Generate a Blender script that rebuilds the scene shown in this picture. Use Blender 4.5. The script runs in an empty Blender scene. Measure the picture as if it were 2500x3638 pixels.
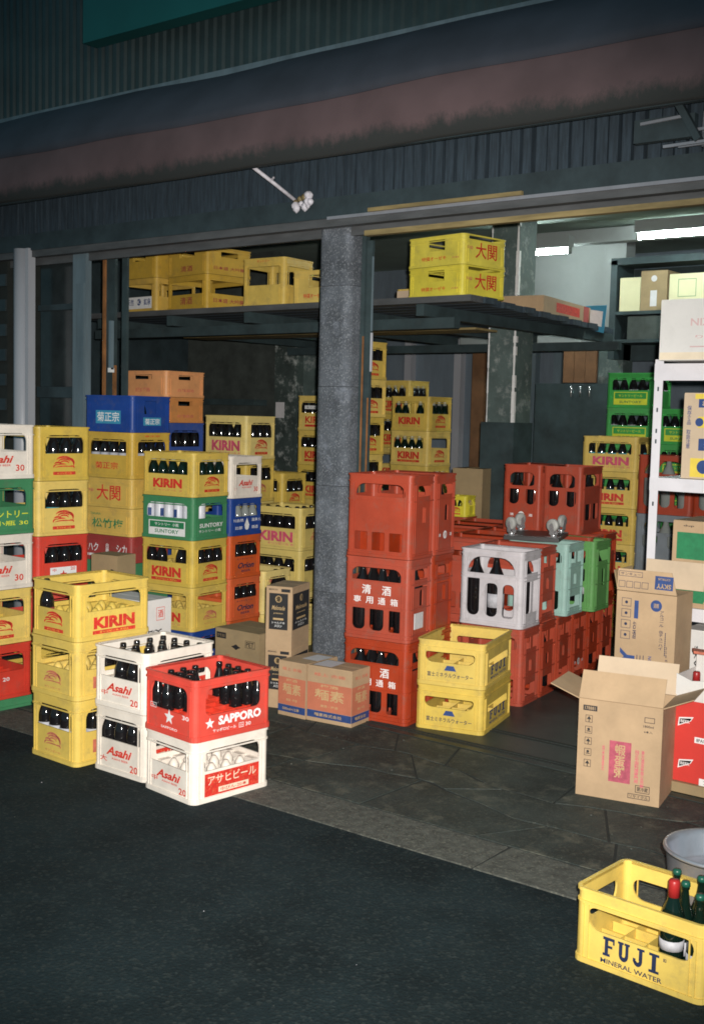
import bpy, math, random
import numpy as np
from mathutils import Vector, Matrix
from mathutils.geometry import tessellate_polygon
random.seed(7)
SC = bpy.context.scene
COL = SC.collection

# ---------------------------------------------------------------- camera
FPX, PITCH, ROLL, YAW, CH = 4127.075, 0.0837386, 0.0245056, 0.6596773, 1.6528755
def cam_axes():
    fw = Vector((-math.sin(YAW)*math.cos(PITCH), math.cos(YAW)*math.cos(PITCH), -math.sin(PITCH)))
    rt = Vector((math.cos(YAW), math.sin(YAW), 0)); up = rt.cross(fw)
    c, s = math.cos(ROLL), math.sin(ROLL)
    return fw, c*rt+s*up, -s*rt+c*up
fw, rt, up = cam_axes()
cd = bpy.data.cameras.new('camera'); cam = bpy.data.objects.new('camera', cd); COL.objects.link(cam)
M = Matrix.Identity(4)
for i in range(3):
    M[i][0], M[i][1], M[i][2] = rt[i], up[i], -fw[i]
M[2][3] = CH
cam.matrix_world = M
cd.sensor_fit = 'VERTICAL'; cd.sensor_height = 36; cd.sensor_width = 24
cd.lens = FPX/3638*36; cd.clip_start = .05; cd.clip_end = 300
SC.camera = cam
# ---------------------------------------------------------------- world: dim night street light
W = bpy.data.worlds.new('World'); SC.world = W; W.use_nodes = True
bg = W.node_tree.nodes['Background']
bg.inputs[0].default_value = (.30, .76, .95, 1); bg.inputs[1].default_value = .18
# camera flash: a small lamp beside the lens
fl = bpy.data.lights.new('camera_flash', 'SPOT'); fl.energy = 2000; fl.color = (1, .95, .88)
fl.spot_size = math.radians(66); fl.spot_blend = 1; fl.shadow_soft_size = .018
flo = bpy.data.objects.new('camera_flash', fl); COL.objects.link(flo)
fdir = (fw - up*.045 - rt*.02).normalized()
flo.location = Vector((0, 0, CH)) + rt*.05 + up*.055
flo.rotation_euler = fdir.to_track_quat('-Z', 'Y').to_euler()
SC.view_settings.view_transform = 'Standard'; SC.view_settings.look = 'None'
SC.cycles.filter_width = 1.75
SC.view_settings.exposure = 0; SC.view_settings.gamma = 1

# ---------------------------------------------------------------- materials
MATS = {}
def mat(name, col, rough=.5, metal=0., var=.12, scale=9., bump=0., dirt=0., emit=0., spec=.5, trans=0., stretch=None, dirtcol=(.12,.12,.11), scuff=0.):
    if name in MATS: return MATS[name]
    m = bpy.data.materials.new(name); m.use_nodes = True
    nt = m.node_tree; N = nt.nodes; L = nt.links
    b = N['Principled BSDF']; b.inputs['Roughness'].default_value = rough; b.inputs['Metallic'].default_value = metal
    b.inputs['Specular IOR Level'].default_value = spec
    if trans: b.inputs['Transmission Weight'].default_value = trans
    tc = N.new('ShaderNodeTexCoord'); src = tc.outputs['Object']
    if stretch:
        mp = N.new('ShaderNodeMapping'); mp.inputs['Scale'].default_value = stretch; L.new(src, mp.inputs['Vector']); src = mp.outputs[0]
    oi = N.new('ShaderNodeObjectInfo')
    add = N.new('ShaderNodeVectorMath'); add.operation = 'ADD'; cx = N.new('ShaderNodeVectorMath'); cx.operation = 'SCALE'
    cb = N.new('ShaderNodeCombineXYZ')
    for i in range(3): L.new(oi.outputs['Random'], cb.inputs[i])
    L.new(cb.outputs[0], cx.inputs[0]); cx.inputs['Scale'].default_value = 17.
    L.new(src, add.inputs[0]); L.new(cx.outputs[0], add.inputs[1])
    n = N.new('ShaderNodeTexNoise'); n.inputs['Scale'].default_value = scale; n.inputs['Detail'].default_value = 6; n.inputs['Roughness'].default_value = .65
    L.new(add.outputs[0], n.inputs['Vector'])
    r = N.new('ShaderNodeMapRange'); r.inputs[1].default_value = .3; r.inputs[2].default_value = .7
    r.inputs[3].default_value = 1-var; r.inputs[4].default_value = 1+var; L.new(n.outputs['Fac'], r.inputs[0])
    mul = N.new('ShaderNodeMix'); mul.data_type = 'RGBA'; mul.blend_type = 'MULTIPLY'; mul.inputs[0].default_value = 1
    mul.inputs[6].default_value = (*col, 1); L.new(r.outputs[0], mul.inputs[7])
    out = mul.outputs[2]
    if dirt:
        n2 = N.new('ShaderNodeTexNoise'); n2.inputs['Scale'].default_value = scale*2.3; n2.inputs['Detail'].default_value = 9; n2.inputs['Roughness'].default_value = .75
        L.new(add.outputs[0], n2.inputs['Vector'])
        r2 = N.new('ShaderNodeMapRange'); r2.inputs[1].default_value = .52; r2.inputs[2].default_value = .74; r2.inputs[3].default_value = 0; r2.inputs[4].default_value = dirt
        L.new(n2.outputs['Fac'], r2.inputs[0])
        mx = N.new('ShaderNodeMix'); mx.data_type = 'RGBA'; L.new(r2.outputs[0], mx.inputs[0]); L.new(out, mx.inputs[6]); mx.inputs[7].default_value = (*dirtcol, 1)
        out = mx.outputs[2]
    if scuff:
        n4 = N.new('ShaderNodeTexNoise'); n4.inputs['Scale'].default_value = 55; n4.inputs['Detail'].default_value = 4; n4.inputs['Roughness'].default_value = .8
        m4 = N.new('ShaderNodeMapping'); m4.inputs['Scale'].default_value = (1, 1, .35); m4.inputs['Rotation'].default_value = (.5, .3, .2); L.new(add.outputs[0], m4.inputs[0]); L.new(m4.outputs[0], n4.inputs['Vector'])
        r4 = N.new('ShaderNodeMapRange'); r4.inputs[1].default_value = .62; r4.inputs[2].default_value = .78; r4.inputs[3].default_value = 0; r4.inputs[4].default_value = scuff; L.new(n4.outputs['Fac'], r4.inputs[0])
        x4 = N.new('ShaderNodeMix'); x4.data_type = 'RGBA'; L.new(r4.outputs[0], x4.inputs[0]); L.new(out, x4.inputs[6]); x4.inputs[7].default_value = (*[min(1, c*.85+.05) for c in col], 1); out = x4.outputs[2]
        h5 = N.new('ShaderNodeHueSaturation'); v5 = N.new('ShaderNodeMapRange'); v5.inputs[3].default_value = .88; v5.inputs[4].default_value = 1.04; L.new(oi.outputs['Random'], v5.inputs[0]); L.new(v5.outputs[0], h5.inputs['Value'])
        w5 = N.new('ShaderNodeMapRange'); w5.inputs[3].default_value = 1.04; w5.inputs[4].default_value = .94; L.new(oi.outputs['Random'], w5.inputs[0]); L.new(w5.outputs[0], h5.inputs['Saturation']); L.new(out, h5.inputs['Color']); out = h5.outputs[0]
    L.new(out, b.inputs['Base Color'])
    if bump:
        bp = N.new('ShaderNodeBump'); bp.inputs['Strength'].default_value = bump; bp.inputs['Distance'].default_value = .004
        n3 = N.new('ShaderNodeTexNoise'); n3.inputs['Scale'].default_value = scale*7; n3.inputs['Detail'].default_value = 5
        L.new(src, n3.inputs['Vector']); L.new(n3.outputs['Fac'], bp.inputs['Height']); L.new(bp.outputs[0], b.inputs['Normal'])
    if emit:
        b.inputs['Emission Color'].default_value = (*col, 1); b.inputs['Emission Strength'].default_value = emit
    MATS[name] = m
    return m
def plastic(name, c, dirt=.38): return mat(name, c, rough=.46, var=.15, scale=5, bump=.10, dirt=dirt, spec=.33, scuff=.4, dirtcol=(.16,.14,.11))
YE = plastic('yellow_plastic', (.72, .52, .115), .4); YP = plastic('pale_yellow_plastic', (.76, .60, .20), .3); YO = plastic('ochre_plastic', (.64, .42, .08), .4)
LY = plastic('lemon_plastic', (.76, .66, .06)); CR = plastic('cream_plastic', (.80, .73, .65), .18)
RD = plastic('red_plastic', (.64, .048, .026)); SR = plastic('sake_red_plastic', (.40, .052, .020), .5); MR = plastic('maroon_plastic', (.32, .04, .035))
GN = plastic('green_plastic', (.05, .23, .10)); LG = plastic('light_green_plastic', (.14, .36, .11)); BG = plastic('bright_green_plastic', (.07, .42, .10))
AQ = plastic('aqua_plastic', (.33, .52, .47)); BL = plastic('blue_plastic', (.025, .07, .30)); OR = plastic('orange_plastic', (.68, .30, .11)); OO = plastic('orange_red_plastic', (.66, .13, .045))
WH = plastic('grey_white_plastic', (.60, .57, .60), .4); GC = plastic('clear_grey_plastic', (.22, .25, .28)); 
PR = mat('red_print', (.62, .03, .02), .6, var=.25, scale=40, dirt=.5, dirtcol=(.7, .5, .2)); PRF = mat('faded_red_print', (.55, .16, .10), .7, var=.3, scale=30)
PFD = mat('washed_out_print', (.62, .42, .42), .8); PPK = mat('pink_print', (.62, .09, .16), .7, var=.25, scale=30)
PW = mat('white_print', (.80, .80, .80), .6, var=.1, scale=30); PC = mat('cream_print', (.78, .66, .50), .6)
PB = mat('blue_print', (.025, .06, .20), .6, var=.2, scale=30); PN = mat('navy_print', (.015, .025, .07), .6, var=.2, scale=30)
PG = mat('green_print', (.02, .20, .08), .6, var=.2, scale=30); PY = mat('lemon_print', (.72, .76, .05), .6); PK = mat('black_print', (.02, .02, .022), .6, var=.2)
PSB = mat('sky_blue_print', (.05, .28, .45), .6); PDR = mat('dark_red_print', (.35, .06, .05), .7)
PYE = mat('yellow_print', (.74, .56, .075), .6); PTN = mat('tan_print', (.52, .36, .18), .7); PMG = mat('magenta_print', (.42, .08, .12), .7, var=.3, scale=30)
CB = mat('cardboard', (.45, .31, .185), .85, var=.16, scale=4, bump=.35, dirt=.22, dirtcol=(.26, .18, .11)); CBD = mat('dark_cardboard', (.33, .24, .13), .85, var=.15, scale=5, dirt=.2)
CBL = mat('pale_cardboard', (.58, .45, .32), .85, var=.08, scale=5, dirt=.1); CBW = mat('white_cardboard', (.68, .66, .64), .8, var=.06, scale=5, dirt=.12)
CBC = mat('cream_cardboard', (.70, .66, .42), .8, var=.06, scale=5); CBR = mat('red_cardboard', (.60, .04, .03), .6, var=.06)
PAPER = mat('paper', (.66, .64, .66), .8, var=.08, scale=14)
GLB = mat('brown_glass', (.010, .009, .010), .07, var=.1, spec=.7); GLG = mat('green_glass', (.004, .013, .009), .07, var=.1, spec=.7)
GLC = mat('clear_glass', (.25, .27, .26), .08, spec=.6); FOIL = mat('foil', (.50, .52, .44), .35, metal=.3); CAPG = mat('green_cap', (.012, .09, .06), .35); CAPR = mat('red_cap', (.34, .02, .02), .35)
LBL = mat('bottle_label', (.50, .50, .54), .6, var=.15, scale=60); LBT = mat('teal_label', (.06, .38, .46), .5, var=.3, scale=60); LBP = mat('pink_label', (.60, .34, .38), .6, var=.4, scale=60)
CAN = mat('white_can', (.66, .67, .74), .4, var=.1)
STEEL = mat('steel', (.50, .51, .54), .28, metal=.9, var=.1); STEELD = mat('dull_steel', (.34, .35, .39), .4, metal=.4, var=.12, bump=.05)
BAS = mat('basin_steel', (.58, .59, .65), .3, metal=.75, var=.12, bump=.05); CHROME = mat('chrome', (.75, .75, .77), .25, metal=.75); RUB = mat('grey_rubber', (.42, .42, .40), .5, var=.2, scale=25); BLKP = mat('black_plastic', (.02, .02, .022), .4)
WPT = mat('white_paint', (.68, .66, .70), .45, var=.05, scale=6, dirt=.15, dirtcol=(.3, .28, .26))
CONC = mat('column_concrete', (.088, .100, .118), .85, var=.4, scale=5, bump=.6, dirt=.6, dirtcol=(.28, .31, .38))
CONW = mat('white_wall', (.24, .26, .26), .8, var=.06, scale=3, dirt=.1); CEIL = mat('ceiling_paint', (.32, .40, .35), .8, var=.15, scale=2)
DK = mat('dark_paint', (.030, .048, .056), .65, var=.3, scale=6, bump=.2); DKB = mat('dark_wood', (.05, .06, .055), .8, var=.4, scale=6)
BLKW = mat('black_wall', (.030, .050, .055), .7, var=.4, scale=5, dirt=.25, dirtcol=(.08, .09, .09))
SLAT = mat('slat_wood', (.030, .048, .066), .75, var=.45, scale=6, bump=.3, stretch=(12, 12, 1)); LINT = mat('lintel_metal', (.085, .09, .095), .6, var=.3, scale=5, stretch=(.6, 3, 3), dirt=.3, dirtcol=(.03, .035, .04))
BRASS = mat('ochre_trim', (.26, .20, .09), .55, var=.4, scale=6, stretch=(.5, 3, 3)); CORR = mat('corrugated_metal', (.035, .062, .068), .6, var=.3, scale=2, bump=.1)
TEAL = mat('teal_panel', (.012, .13, .125), .5, var=.1, scale=2); RUST = mat('rusty_steel', (.26, .11, .035), .8, var=.5, scale=14, bump=.5, dirt=.8, dirtcol=(.05, .035, .025), stretch=(1, 1, .4))
TILE = mat('black_tile', (.035, .045, .05), .35, var=.3, scale=8); GREYP = mat('grey_post', (.13, .18, .21), .6, var=.25, scale=4, stretch=(2, 2, .4), dirt=.3)
PIPE = mat('pale_pipe', (.42, .43, .47), .4, var=.08, scale=4, stretch=(1, 1, .3)); PANEGL = mat('dark_pane', (.028, .036, .038), .18, var=.5, scale=3)
BACK = mat('back_wall', (.15, .19, .23), .7, var=.3, scale=1.6, stretch=(2, 2, .35), dirt=.25, dirtcol=(.22, .25, .28)); BRB = mat('brown_board', (.17, .085, .04), .7, var=.25, scale=8)
PILL = mat('chipped_pillar', (.085, .12, .115), .7, var=.3, scale=4, dirt=.9, dirtcol=(.42, .45, .44)); PILW = mat('mottled_pillar', (.05, .07, .065), .7, var=.4, scale=4, dirt=1., dirtcol=(.62, .66, .64))
FLOOR = mat('floor_concrete', (.026, .038, .036), .5, var=.35, scale=2.2, bump=.3, dirt=.5, dirtcol=(.085, .095, .08))
STONE = mat('paving_stone', (.032, .042, .039), .7, var=.5, scale=3.2, bump=1., dirt=1., dirtcol=(.155, .15, .115), spec=.35); KERB = mat('kerb_granite', (.070, .074, .064), .85, var=.5, scale=22, bump=1., dirt=.6, dirtcol=(.05, .055, .05))
MORT = mat('mortar', (.016, .02, .018), .9, var=.3); ASPH = mat('asphalt', (.011, .020, .023), .9, spec=.15, var=.5, scale=1.6, bump=.0, dirt=.7, dirtcol=(.022, .033, .034))
TUBE = mat('lit_tube', (.86, 1., .95), .5, var=0, emit=150.); WIRE = mat('bare_bulb_white', (.62, .60, .66), .6, var=.3, scale=30)

def aggregate(m, sc, amt, col):
    nt = m.node_tree; N = nt.nodes; L = nt.links; b = N['Principled BSDF']; src = b.inputs['Base Color'].links[0].from_socket
    tc = N.new('ShaderNodeTexCoord'); v = N.new('ShaderNodeTexVoronoi'); v.inputs['Scale'].default_value = sc; L.new(tc.outputs['Object'], v.inputs['Vector'])
    w = N.new('ShaderNodeSeparateColor'); L.new(v.outputs['Color'], w.inputs[0])
    g = N.new('ShaderNodeMapRange'); g.inputs[1].default_value = .72; g.inputs[2].default_value = 1; g.inputs[3].default_value = 0; g.inputs[4].default_value = amt; L.new(w.outputs[0], g.inputs[0])
    x = N.new('ShaderNodeMix'); x.data_type = 'RGBA'; L.new(g.outputs[0], x.inputs[0]); L.new(src, x.inputs[6]); x.inputs[7].default_value = (*col, 1); L.new(x.outputs[2], b.inputs['Base Color'])
    bp = N.new('ShaderNodeBump'); bp.inputs['Strength'].default_value = .7; bp.inputs['Distance'].default_value = .003; L.new(v.outputs['Distance'], bp.inputs['Height']); L.new(bp.outputs[0], b.inputs['Normal'])
aggregate(ASPH, 95, .5, (.042, .052, .05)); aggregate(KERB, 120, .7, (.15, .15, .12)); aggregate(CONC, 170, .65, (.27, .29, .32)); aggregate(STONE, 90, .6, (.08, .085, .07))
# awning cloth: mauve below, slate above, with a ragged mould stain along its lower hem
def cloth(name, col, stain):
    m = bpy.data.materials.new(name); m.use_nodes = True; N = m.node_tree.nodes; L = m.node_tree.links; b = N['Principled BSDF']
    b.inputs['Roughness'].default_value = .8
    tc = N.new('ShaderNodeTexCoord'); sp = N.new('ShaderNodeSeparateXYZ'); L.new(tc.outputs['Object'], sp.inputs[0])
    n = N.new('ShaderNodeTexNoise'); n.inputs['Scale'].default_value = 9; n.inputs['Detail'].default_value = 10; n.inputs['Roughness'].default_value = .85
    mp = N.new('ShaderNodeMapping'); mp.inputs['Scale'].default_value = (.7, 1, .35); L.new(tc.outputs['Object'], mp.inputs[0]); L.new(mp.outputs[0], n.inputs['Vector'])
    a = N.new('ShaderNodeMath'); a.operation = 'MULTIPLY_ADD'; L.new(n.outputs['Fac'], a.inputs[0]); a.inputs[1].default_value = -.26; L.new(sp.outputs[2], a.inputs[2])
    r = N.new('ShaderNodeMapRange'); L.new(a.outputs[0], r.inputs[0]); r.inputs[1].default_value = stain-.03; r.inputs[2].default_value = stain+.03
    mx = N.new('ShaderNodeMix'); mx.data_type = 'RGBA'; L.new(r.outputs[0], mx.inputs[0]); mx.inputs[6].default_value = (.032, .036, .036, 1)
    n2 = N.new('ShaderNodeTexNoise'); n2.inputs['Scale'].default_value = 3; n2.inputs['Detail'].default_value = 6; L.new(tc.outputs['Object'], n2.inputs['Vector'])
    r2 = N.new('ShaderNodeMapRange'); L.new(n2.outputs['Fac'], r2.inputs[0]); r2.inputs[1].default_value = .3; r2.inputs[2].default_value = .7; r2.inputs[3].default_value = .8; r2.inputs[4].default_value = 1.2
    mu = N.new('ShaderNodeMix'); mu.data_type = 'RGBA'; mu.blend_type = 'MULTIPLY'; mu.inputs[0].default_value = 1; mu.inputs[6].default_value = (*col, 1); L.new(r2.outputs[0], mu.inputs[7])
    L.new(mu.outputs[2], mx.inputs[7]); L.new(mx.outputs[2], b.inputs['Base Color'])
    return m
CLB = cloth('mauve_cloth', (.118, .076, .080), -.055); CLS = cloth('slate_cloth', (.050, .056, .074), -5)

# ---------------------------------------------------------------- mesh helpers
class MB:
    def __init__(s): s.v = []; s.f = []; s.m = []; s.mats = []; s.sm = []
    def mi(s, m):
        if m not in s.mats: s.mats.append(m)
        return s.mats.index(m)
    def add(s, vs, fs, m, smooth=False):
        o = len(s.v); s.v += [tuple(v) for v in vs]; i = s.mi(m)
        for f in fs: s.f.append(tuple(o+k for k in f)); s.m.append(i); s.sm.append(smooth)
    def box(s, x0, x1, y0, y1, z0, z1, m):
        v = [(x, y, z) for z in (z0, z1) for y in (y0, y1) for x in (x0, x1)]
        s.add(v, [(0,2,3,1), (4,5,7,6), (0,1,5,4), (2,6,7,3), (0,4,6,2), (1,3,7,5)], m)
    def quad(s, a, b, c, d, m): s.add([a, b, c, d], [(0,1,2,3)], m)
    def bar(s, a, b, w, h, m):
        a, b = Vector(a), Vector(b); d = (b-a).normalized(); q = d.cross(Vector((0,0,1)))
        if q.length < .01: q = Vector((1,0,0))
        q.normalize(); r = q.cross(d)
        v = [p + q*i*w/2 + r*j*h/2 for p in (a, b) for i, j in ((-1,-1), (1,-1), (1,1), (-1,1))]
        s.add(v, [(3,2,1,0), (4,5,6,7), (0,1,5,4), (1,2,6,5), (2,3,7,6), (3,0,4,7)], m)
    def tube(s, pts, r, m, n=8):
        vs = []; fs = []
        for i, p in enumerate(pts):
            p = Vector(p); d = (Vector(pts[min(i+1, len(pts)-1)]) - Vector(pts[max(i-1, 0)])).normalized()
            q = d.cross(Vector((0,0,1)));
            if q.length < .01: q = d.cross(Vector((1,0,0)))
            q.normalize(); t = q.cross(d)
            vs += [p + (q*math.cos(2*math.pi*k/n) + t*math.sin(2*math.pi*k/n))*r for k in range(n)]
        for i in range(len(pts)-1):
            for k in range(n): fs.append((i*n+k, i*n+(k+1)%n, (i+1)*n+(k+1)%n, (i+1)*n+k))
        fs += [tuple(range(n))[::-1], tuple(range(len(vs)-n, len(vs)))]
        s.add(vs, fs, m, True)
    def lathe(s, prof, m, n=14, c=(0,0,0), cap=True):
        vs = []; fs = []
        for r, z in prof: vs += [(c[0]+r*math.cos(2*math.pi*k/n), c[1]+r*math.sin(2*math.pi*k/n), c[2]+z) for k in range(n)]
        for i in range(len(prof)-1):
            for k in range(n): fs.append((i*n+k, i*n+(k+1)%n, (i+1)*n+(k+1)%n, (i+1)*n+k))
        if cap: fs += [tuple(range(n))[::-1], tuple(range(len(vs)-n, len(vs)))]
        s.add(vs, fs, m, True)
    def panel(s, outer, holes, P, t, m):
        """flat slab in a face frame; P(u, v, d) gives the 3D point, d = depth inwards"""
        loops = [outer]+holes; flat = [p for l in loops for p in l]
        tri = tessellate_polygon([[Vector((a, b, 0)) for a, b in l] for l in loops])
        n = len(flat)
        def orient(f):
            a, b, c = (flat[i] for i in f)
            return tuple(f) if (b[0]-a[0])*(c[1]-a[1])-(b[1]-a[1])*(c[0]-a[0]) > 0 else tuple(reversed(f))
        tri = [orient(f) for f in tri]
        vs = [P(a, b, 0) for a, b in flat] + [P(a, b, t) for a, b in flat]
        fs = list(tri) + [tuple(n+i for i in reversed(f)) for f in tri]
        o = 0
        for li, l in enumerate(loops):
            k = len(l)
            for i in range(k):
                j = (i+1) % k
                f = (o+i, n+o+i, n+o+j, o+j)
                fs.append(f if li == 0 else f)
            o += k
        s.add(vs, fs, m)
    def mesh(s, name):
        me = bpy.data.meshes.new(name); me.from_pydata(s.v, [], s.f)
        for m in s.mats: me.materials.append(m)
        me.polygons.foreach_set('material_index', s.m); me.polygons.foreach_set('use_smooth', s.sm)
        me.update(); return me
    def obj(s, name, parent=None): return link(name, s.mesh(name), parent)
def link(name, me, parent=None):
    o = bpy.data.objects.new(name, me); COL.objects.link(o)
    if parent: o.parent = parent
    return o
def tag(o, label, cat, group=None):
    o['label'] = label; o['category'] = cat
    if group: o['group'] = group
    return o
def thing(name, label, cat, loc=(0,0,0), rz=0, group=None):
    o = bpy.data.objects.new(name, None); COL.objects.link(o); o.location = loc; o.rotation_euler = (0, 0, rz); o.empty_display_size = .1
    return tag(o, label, cat, group)
def struct(mb, name):
    o = mb.obj(name); o['kind'] = 'structure'; return o
def rrect(a, b, r, n=4):
    """rounded rectangle outline, a x b, centred"""
    out = []
    for cx, cy, a0 in ((a/2-r, b/2-r, 0), (-a/2+r, b/2-r, 90), (-a/2+r, -b/2+r, 180), (a/2-r, -b/2+r, 270)):
        for k in range(n+1):
            t = math.radians(a0+90*k/n); out.append((cx+r*math.cos(t), cy+r*math.sin(t)))
    return out
def ring(mb, a, b, r, o, i, z0, z1, m):
    O = rrect(a+2*o, b+2*o, r+o); I = rrect(a-2*i, b-2*i, max(r-i, .003)); n = len(O)
    vs = [(x, y, z0) for x, y in O]+[(x, y, z1) for x, y in O]+[(x, y, z1) for x, y in I]+[(x, y, z0) for x, y in I]; fs = []
    for k in range(n):
        j = (k+1) % n
        for q in range(4): fs.append((q*n+k, q*n+j, ((q+1)%4)*n+j, ((q+1)%4)*n+k))
    mb.add(vs, fs, m)
def hole(u0, u1, v0, v1, rt, rb, n=5):
    out = []
    rt = min(rt, (u1-u0)/2-.001, (v1-v0)-max(rb, .001)-.001); rb = min(rb, (u1-u0)/2-.001)
    for cx, cy, r, a0 in ((u1-rt, v1-rt, rt, 0), (u0+rt, v1-rt, rt, 90), (u0+rb, v0+rb, rb, 180), (u1-rb, v0+rb, rb, 270)):
        for k in range(n+1):
            t = math.radians(a0+90*k/n); out.append((cx+r*math.cos(t), cy+r*math.sin(t)))
    return out

# ---------------------------------------------------------------- lettering
TC = {}
def textpoly(s, bold=.012, shear=0., vert=False):
    k = (s, bold, shear, vert)
    if k not in TC:
        c = bpy.data.curves.new('lettering', 'FONT'); c.body = '\n'.join(s) if vert else s; c.offset = (bold if s.isascii() else min(bold, .012)); c.shear = shear; c.resolution_u = 2
        if vert: c.space_line = .95
        o = bpy.data.objects.new('lettering', c); me = bpy.data.meshes.new_from_object(o)
        v = np.array([x.co[:2] for x in me.vertices]) if len(me.vertices) else np.zeros((1, 2)); lo = v.min(0); hi = v.max(0)
        v = (v-lo)/np.maximum(hi-lo, 1e-6)-.5
        TC[k] = (v.tolist(), [tuple(f.vertices) for f in me.polygons])
        bpy.data.objects.remove(o); bpy.data.curves.remove(c); bpy.data.meshes.remove(me)
    return TC[k]
def ribbon(pts, ws):
    L = []; R = []
    for i, p in enumerate(pts):
        a = pts[max(i-1, 0)]; b = pts[min(i+1, len(pts)-1)]; d = (b[0]-a[0], b[1]-a[1]); l = math.hypot(*d) or 1
        n = (-d[1]/l, d[0]/l); L.append((p[0]+n[0]*ws[i], p[1]+n[1]*ws[i])); R.append((p[0]-n[0]*ws[i], p[1]-n[1]*ws[i]))
    v = L+R; n = len(pts); return v, [(i+n, i+1+n, i+1, i) for i in range(n-1)]
def arc(cx, cy, rx, ry, a0, a1, w, n=8):
    pts = [(cx+rx*math.cos(math.radians(a0+(a1-a0)*k/n)), cy+ry*math.sin(math.radians(a0+(a1-a0)*k/n))) for k in range(n+1)]
    return ribbon(pts, [w*math.sin(math.pi*(k+.35)/(n+.7)) for k in range(n+1)])
# a leaping maned beast reduced to flame-like strokes
EMB = [arc(-.02, .10, .36, .30, 160, 20, .07), arc(-.02, .02, .27, .24, 165, 15, .055), arc(.0, -.06, .20, .18, 170, 0, .05), arc(.12, -.2, .3, .5, 95, 20, .06),
       arc(.22, -.1, .2, .42, 90, -20, .05), arc(-.28, -.16, .2, .18, 150, 40, .06), arc(-.1, -.42, .36, .34, 130, 60, .05), arc(.0, -.36, .42, .12, 170, 20, .04), arc(-.34, -.3, .14, .18, 200, 60, .04), arc(.3, -.34, .14, .12, 120, -30, .035)]
def decal(items, P, W, H, name, parent):
    """items in fractions of the face (u from its centre, v from its foot); P(u, v, d) in metres"""
    mb = MB()
    for it in items:
        k, a = it[0], it[1:]; d = -.0012
        if k == 't':
            s, u, v, w, h, m = a[:6]; op = a[6] if len(a) > 6 else {}
            V, F = textpoly(s, op.get('b', .014), op.get('s', 0.), op.get('v', False)); d = op.get('d', -.0026); rot = op.get('r', 0)
            vs = []
            for x, y in V:
                x *= w*W if not rot else w*W; y *= h*H
                if rot == 90: x, y = -y/(h*H)*w*W, x/(w*W)*h*H
                if rot == 180: x, y = -x, -y
                vs.append(P(u*W+x, v*H+y, d))
            mb.add(vs, F, m)
        elif k == 'r':
            u, v, w, h, m = a[:5]; d = a[5] if len(a) > 5 else d
            mb.add([P(u*W+x*w*W/2, v*H+y*h*H/2, d) for x, y in ((-1,-1), (1,-1), (1,1), (-1,1))], [(0,1,2,3)], m)
        elif k == 'o':
            u, v, w, h, m = a[:5]; t = a[5] if len(a) > 5 else .0025; w, h = w*W, h*H; d = -.0019
            for x0, x1, y0, y1 in ((-w/2, w/2, -h/2, -h/2+t), (-w/2, w/2, h/2-t, h/2), (-w/2, -w/2+t, -h/2+t, h/2-t), (w/2-t, w/2, -h/2+t, h/2-t)):
                mb.add([P(u*W+x, v*H+y, d) for x, y in ((x0,y0), (x1,y0), (x1,y1), (x0,y1))], [(0,1,2,3)], m)
        elif k == 'star':
            u, v, r, m = a; r *= H
            vs = [(u*W, v*H)]+[(u*W+r*(1 if q % 2 == 0 else .42)*math.sin(math.pi*q/5), v*H+r*(1 if q % 2 == 0 else .42)*math.cos(math.pi*q/5)) for q in range(10)]
            mb.add([P(x, y, -.0026) for x, y in vs], [(0, q+1, (q+1) % 10+1)[::-1] for q in range(10)], m)
        elif k == 'c':
            u, v, r, m = a[:4]; r *= H; mb.add([P(u*W+r*math.cos(q*math.pi/9), v*H+r*math.sin(q*math.pi/9), -.0018) for q in range(18)], [tuple(range(18))], m)
        elif k == 'p':
            pts, m = a; mb.add([P(x*W, y*H, -.0019) for x, y in pts], [tuple(range(len(pts)))], m)
        elif k == 'slab':
            u, v, w, h, m = a; w *= W; h *= H
            def rc(x0, x1, y0, y1): return [[(x0, y0), (x1, y0), (x1, y1), (x0, y1)]]
            def hk(c, ra, rb, a0, a1):
                q = [a0+(a1-a0)*i/10 for i in range(11)]
                return [[(c[0]+e*math.cos(math.radians(x)), c[1]+.85*e*math.sin(math.radians(x))) for x, e in ((q[i], ra), (q[i], rb), (q[i+1], rb), (q[i+1], ra))] for i in range(10)]
            LT = [rc(.16, .46, .14, .84)+rc(.0, .62, 0, .14)+rc(.0, 1, .84, 1)+rc(.46, .82, .44, .58)+rc(.86, 1, .68, .84),
                  rc(.10, .40, .34, .88)+rc(0, .5, .88, 1)+rc(.66, .92, .34, .88)+rc(.56, 1.02, .88, 1)+hk((.51, .35), .14, .41, 180, 360),
                  rc(.52, .82, .34, .88)+rc(.36, .98, .88, 1)+hk((.43, .35), .12, .39, 200, 360)+rc(.03, .26, .22, .42),
                  rc(.32, .68, .14, .86)+rc(.08, .92, 0, .14)+rc(.08, .92, .86, 1)]
            for i, lt in enumerate(LT):
                for q in lt: mb.add([P(u*W-w/2+w*(i*.262+.205*x), v*H-h/2+h*y, -.0022) for x, y in q], [(0,1,2,3)], m)
        elif k == 'k':
            u, v, w, h, m = a
            for V, F in EMB: mb.add([P(u*W+x*w*W, v*H+y*h*H, -.0016) for x, y in V], F, m)
    return mb.obj(name, parent)
T = lambda *a, **k: ('t', *a, k)
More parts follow.
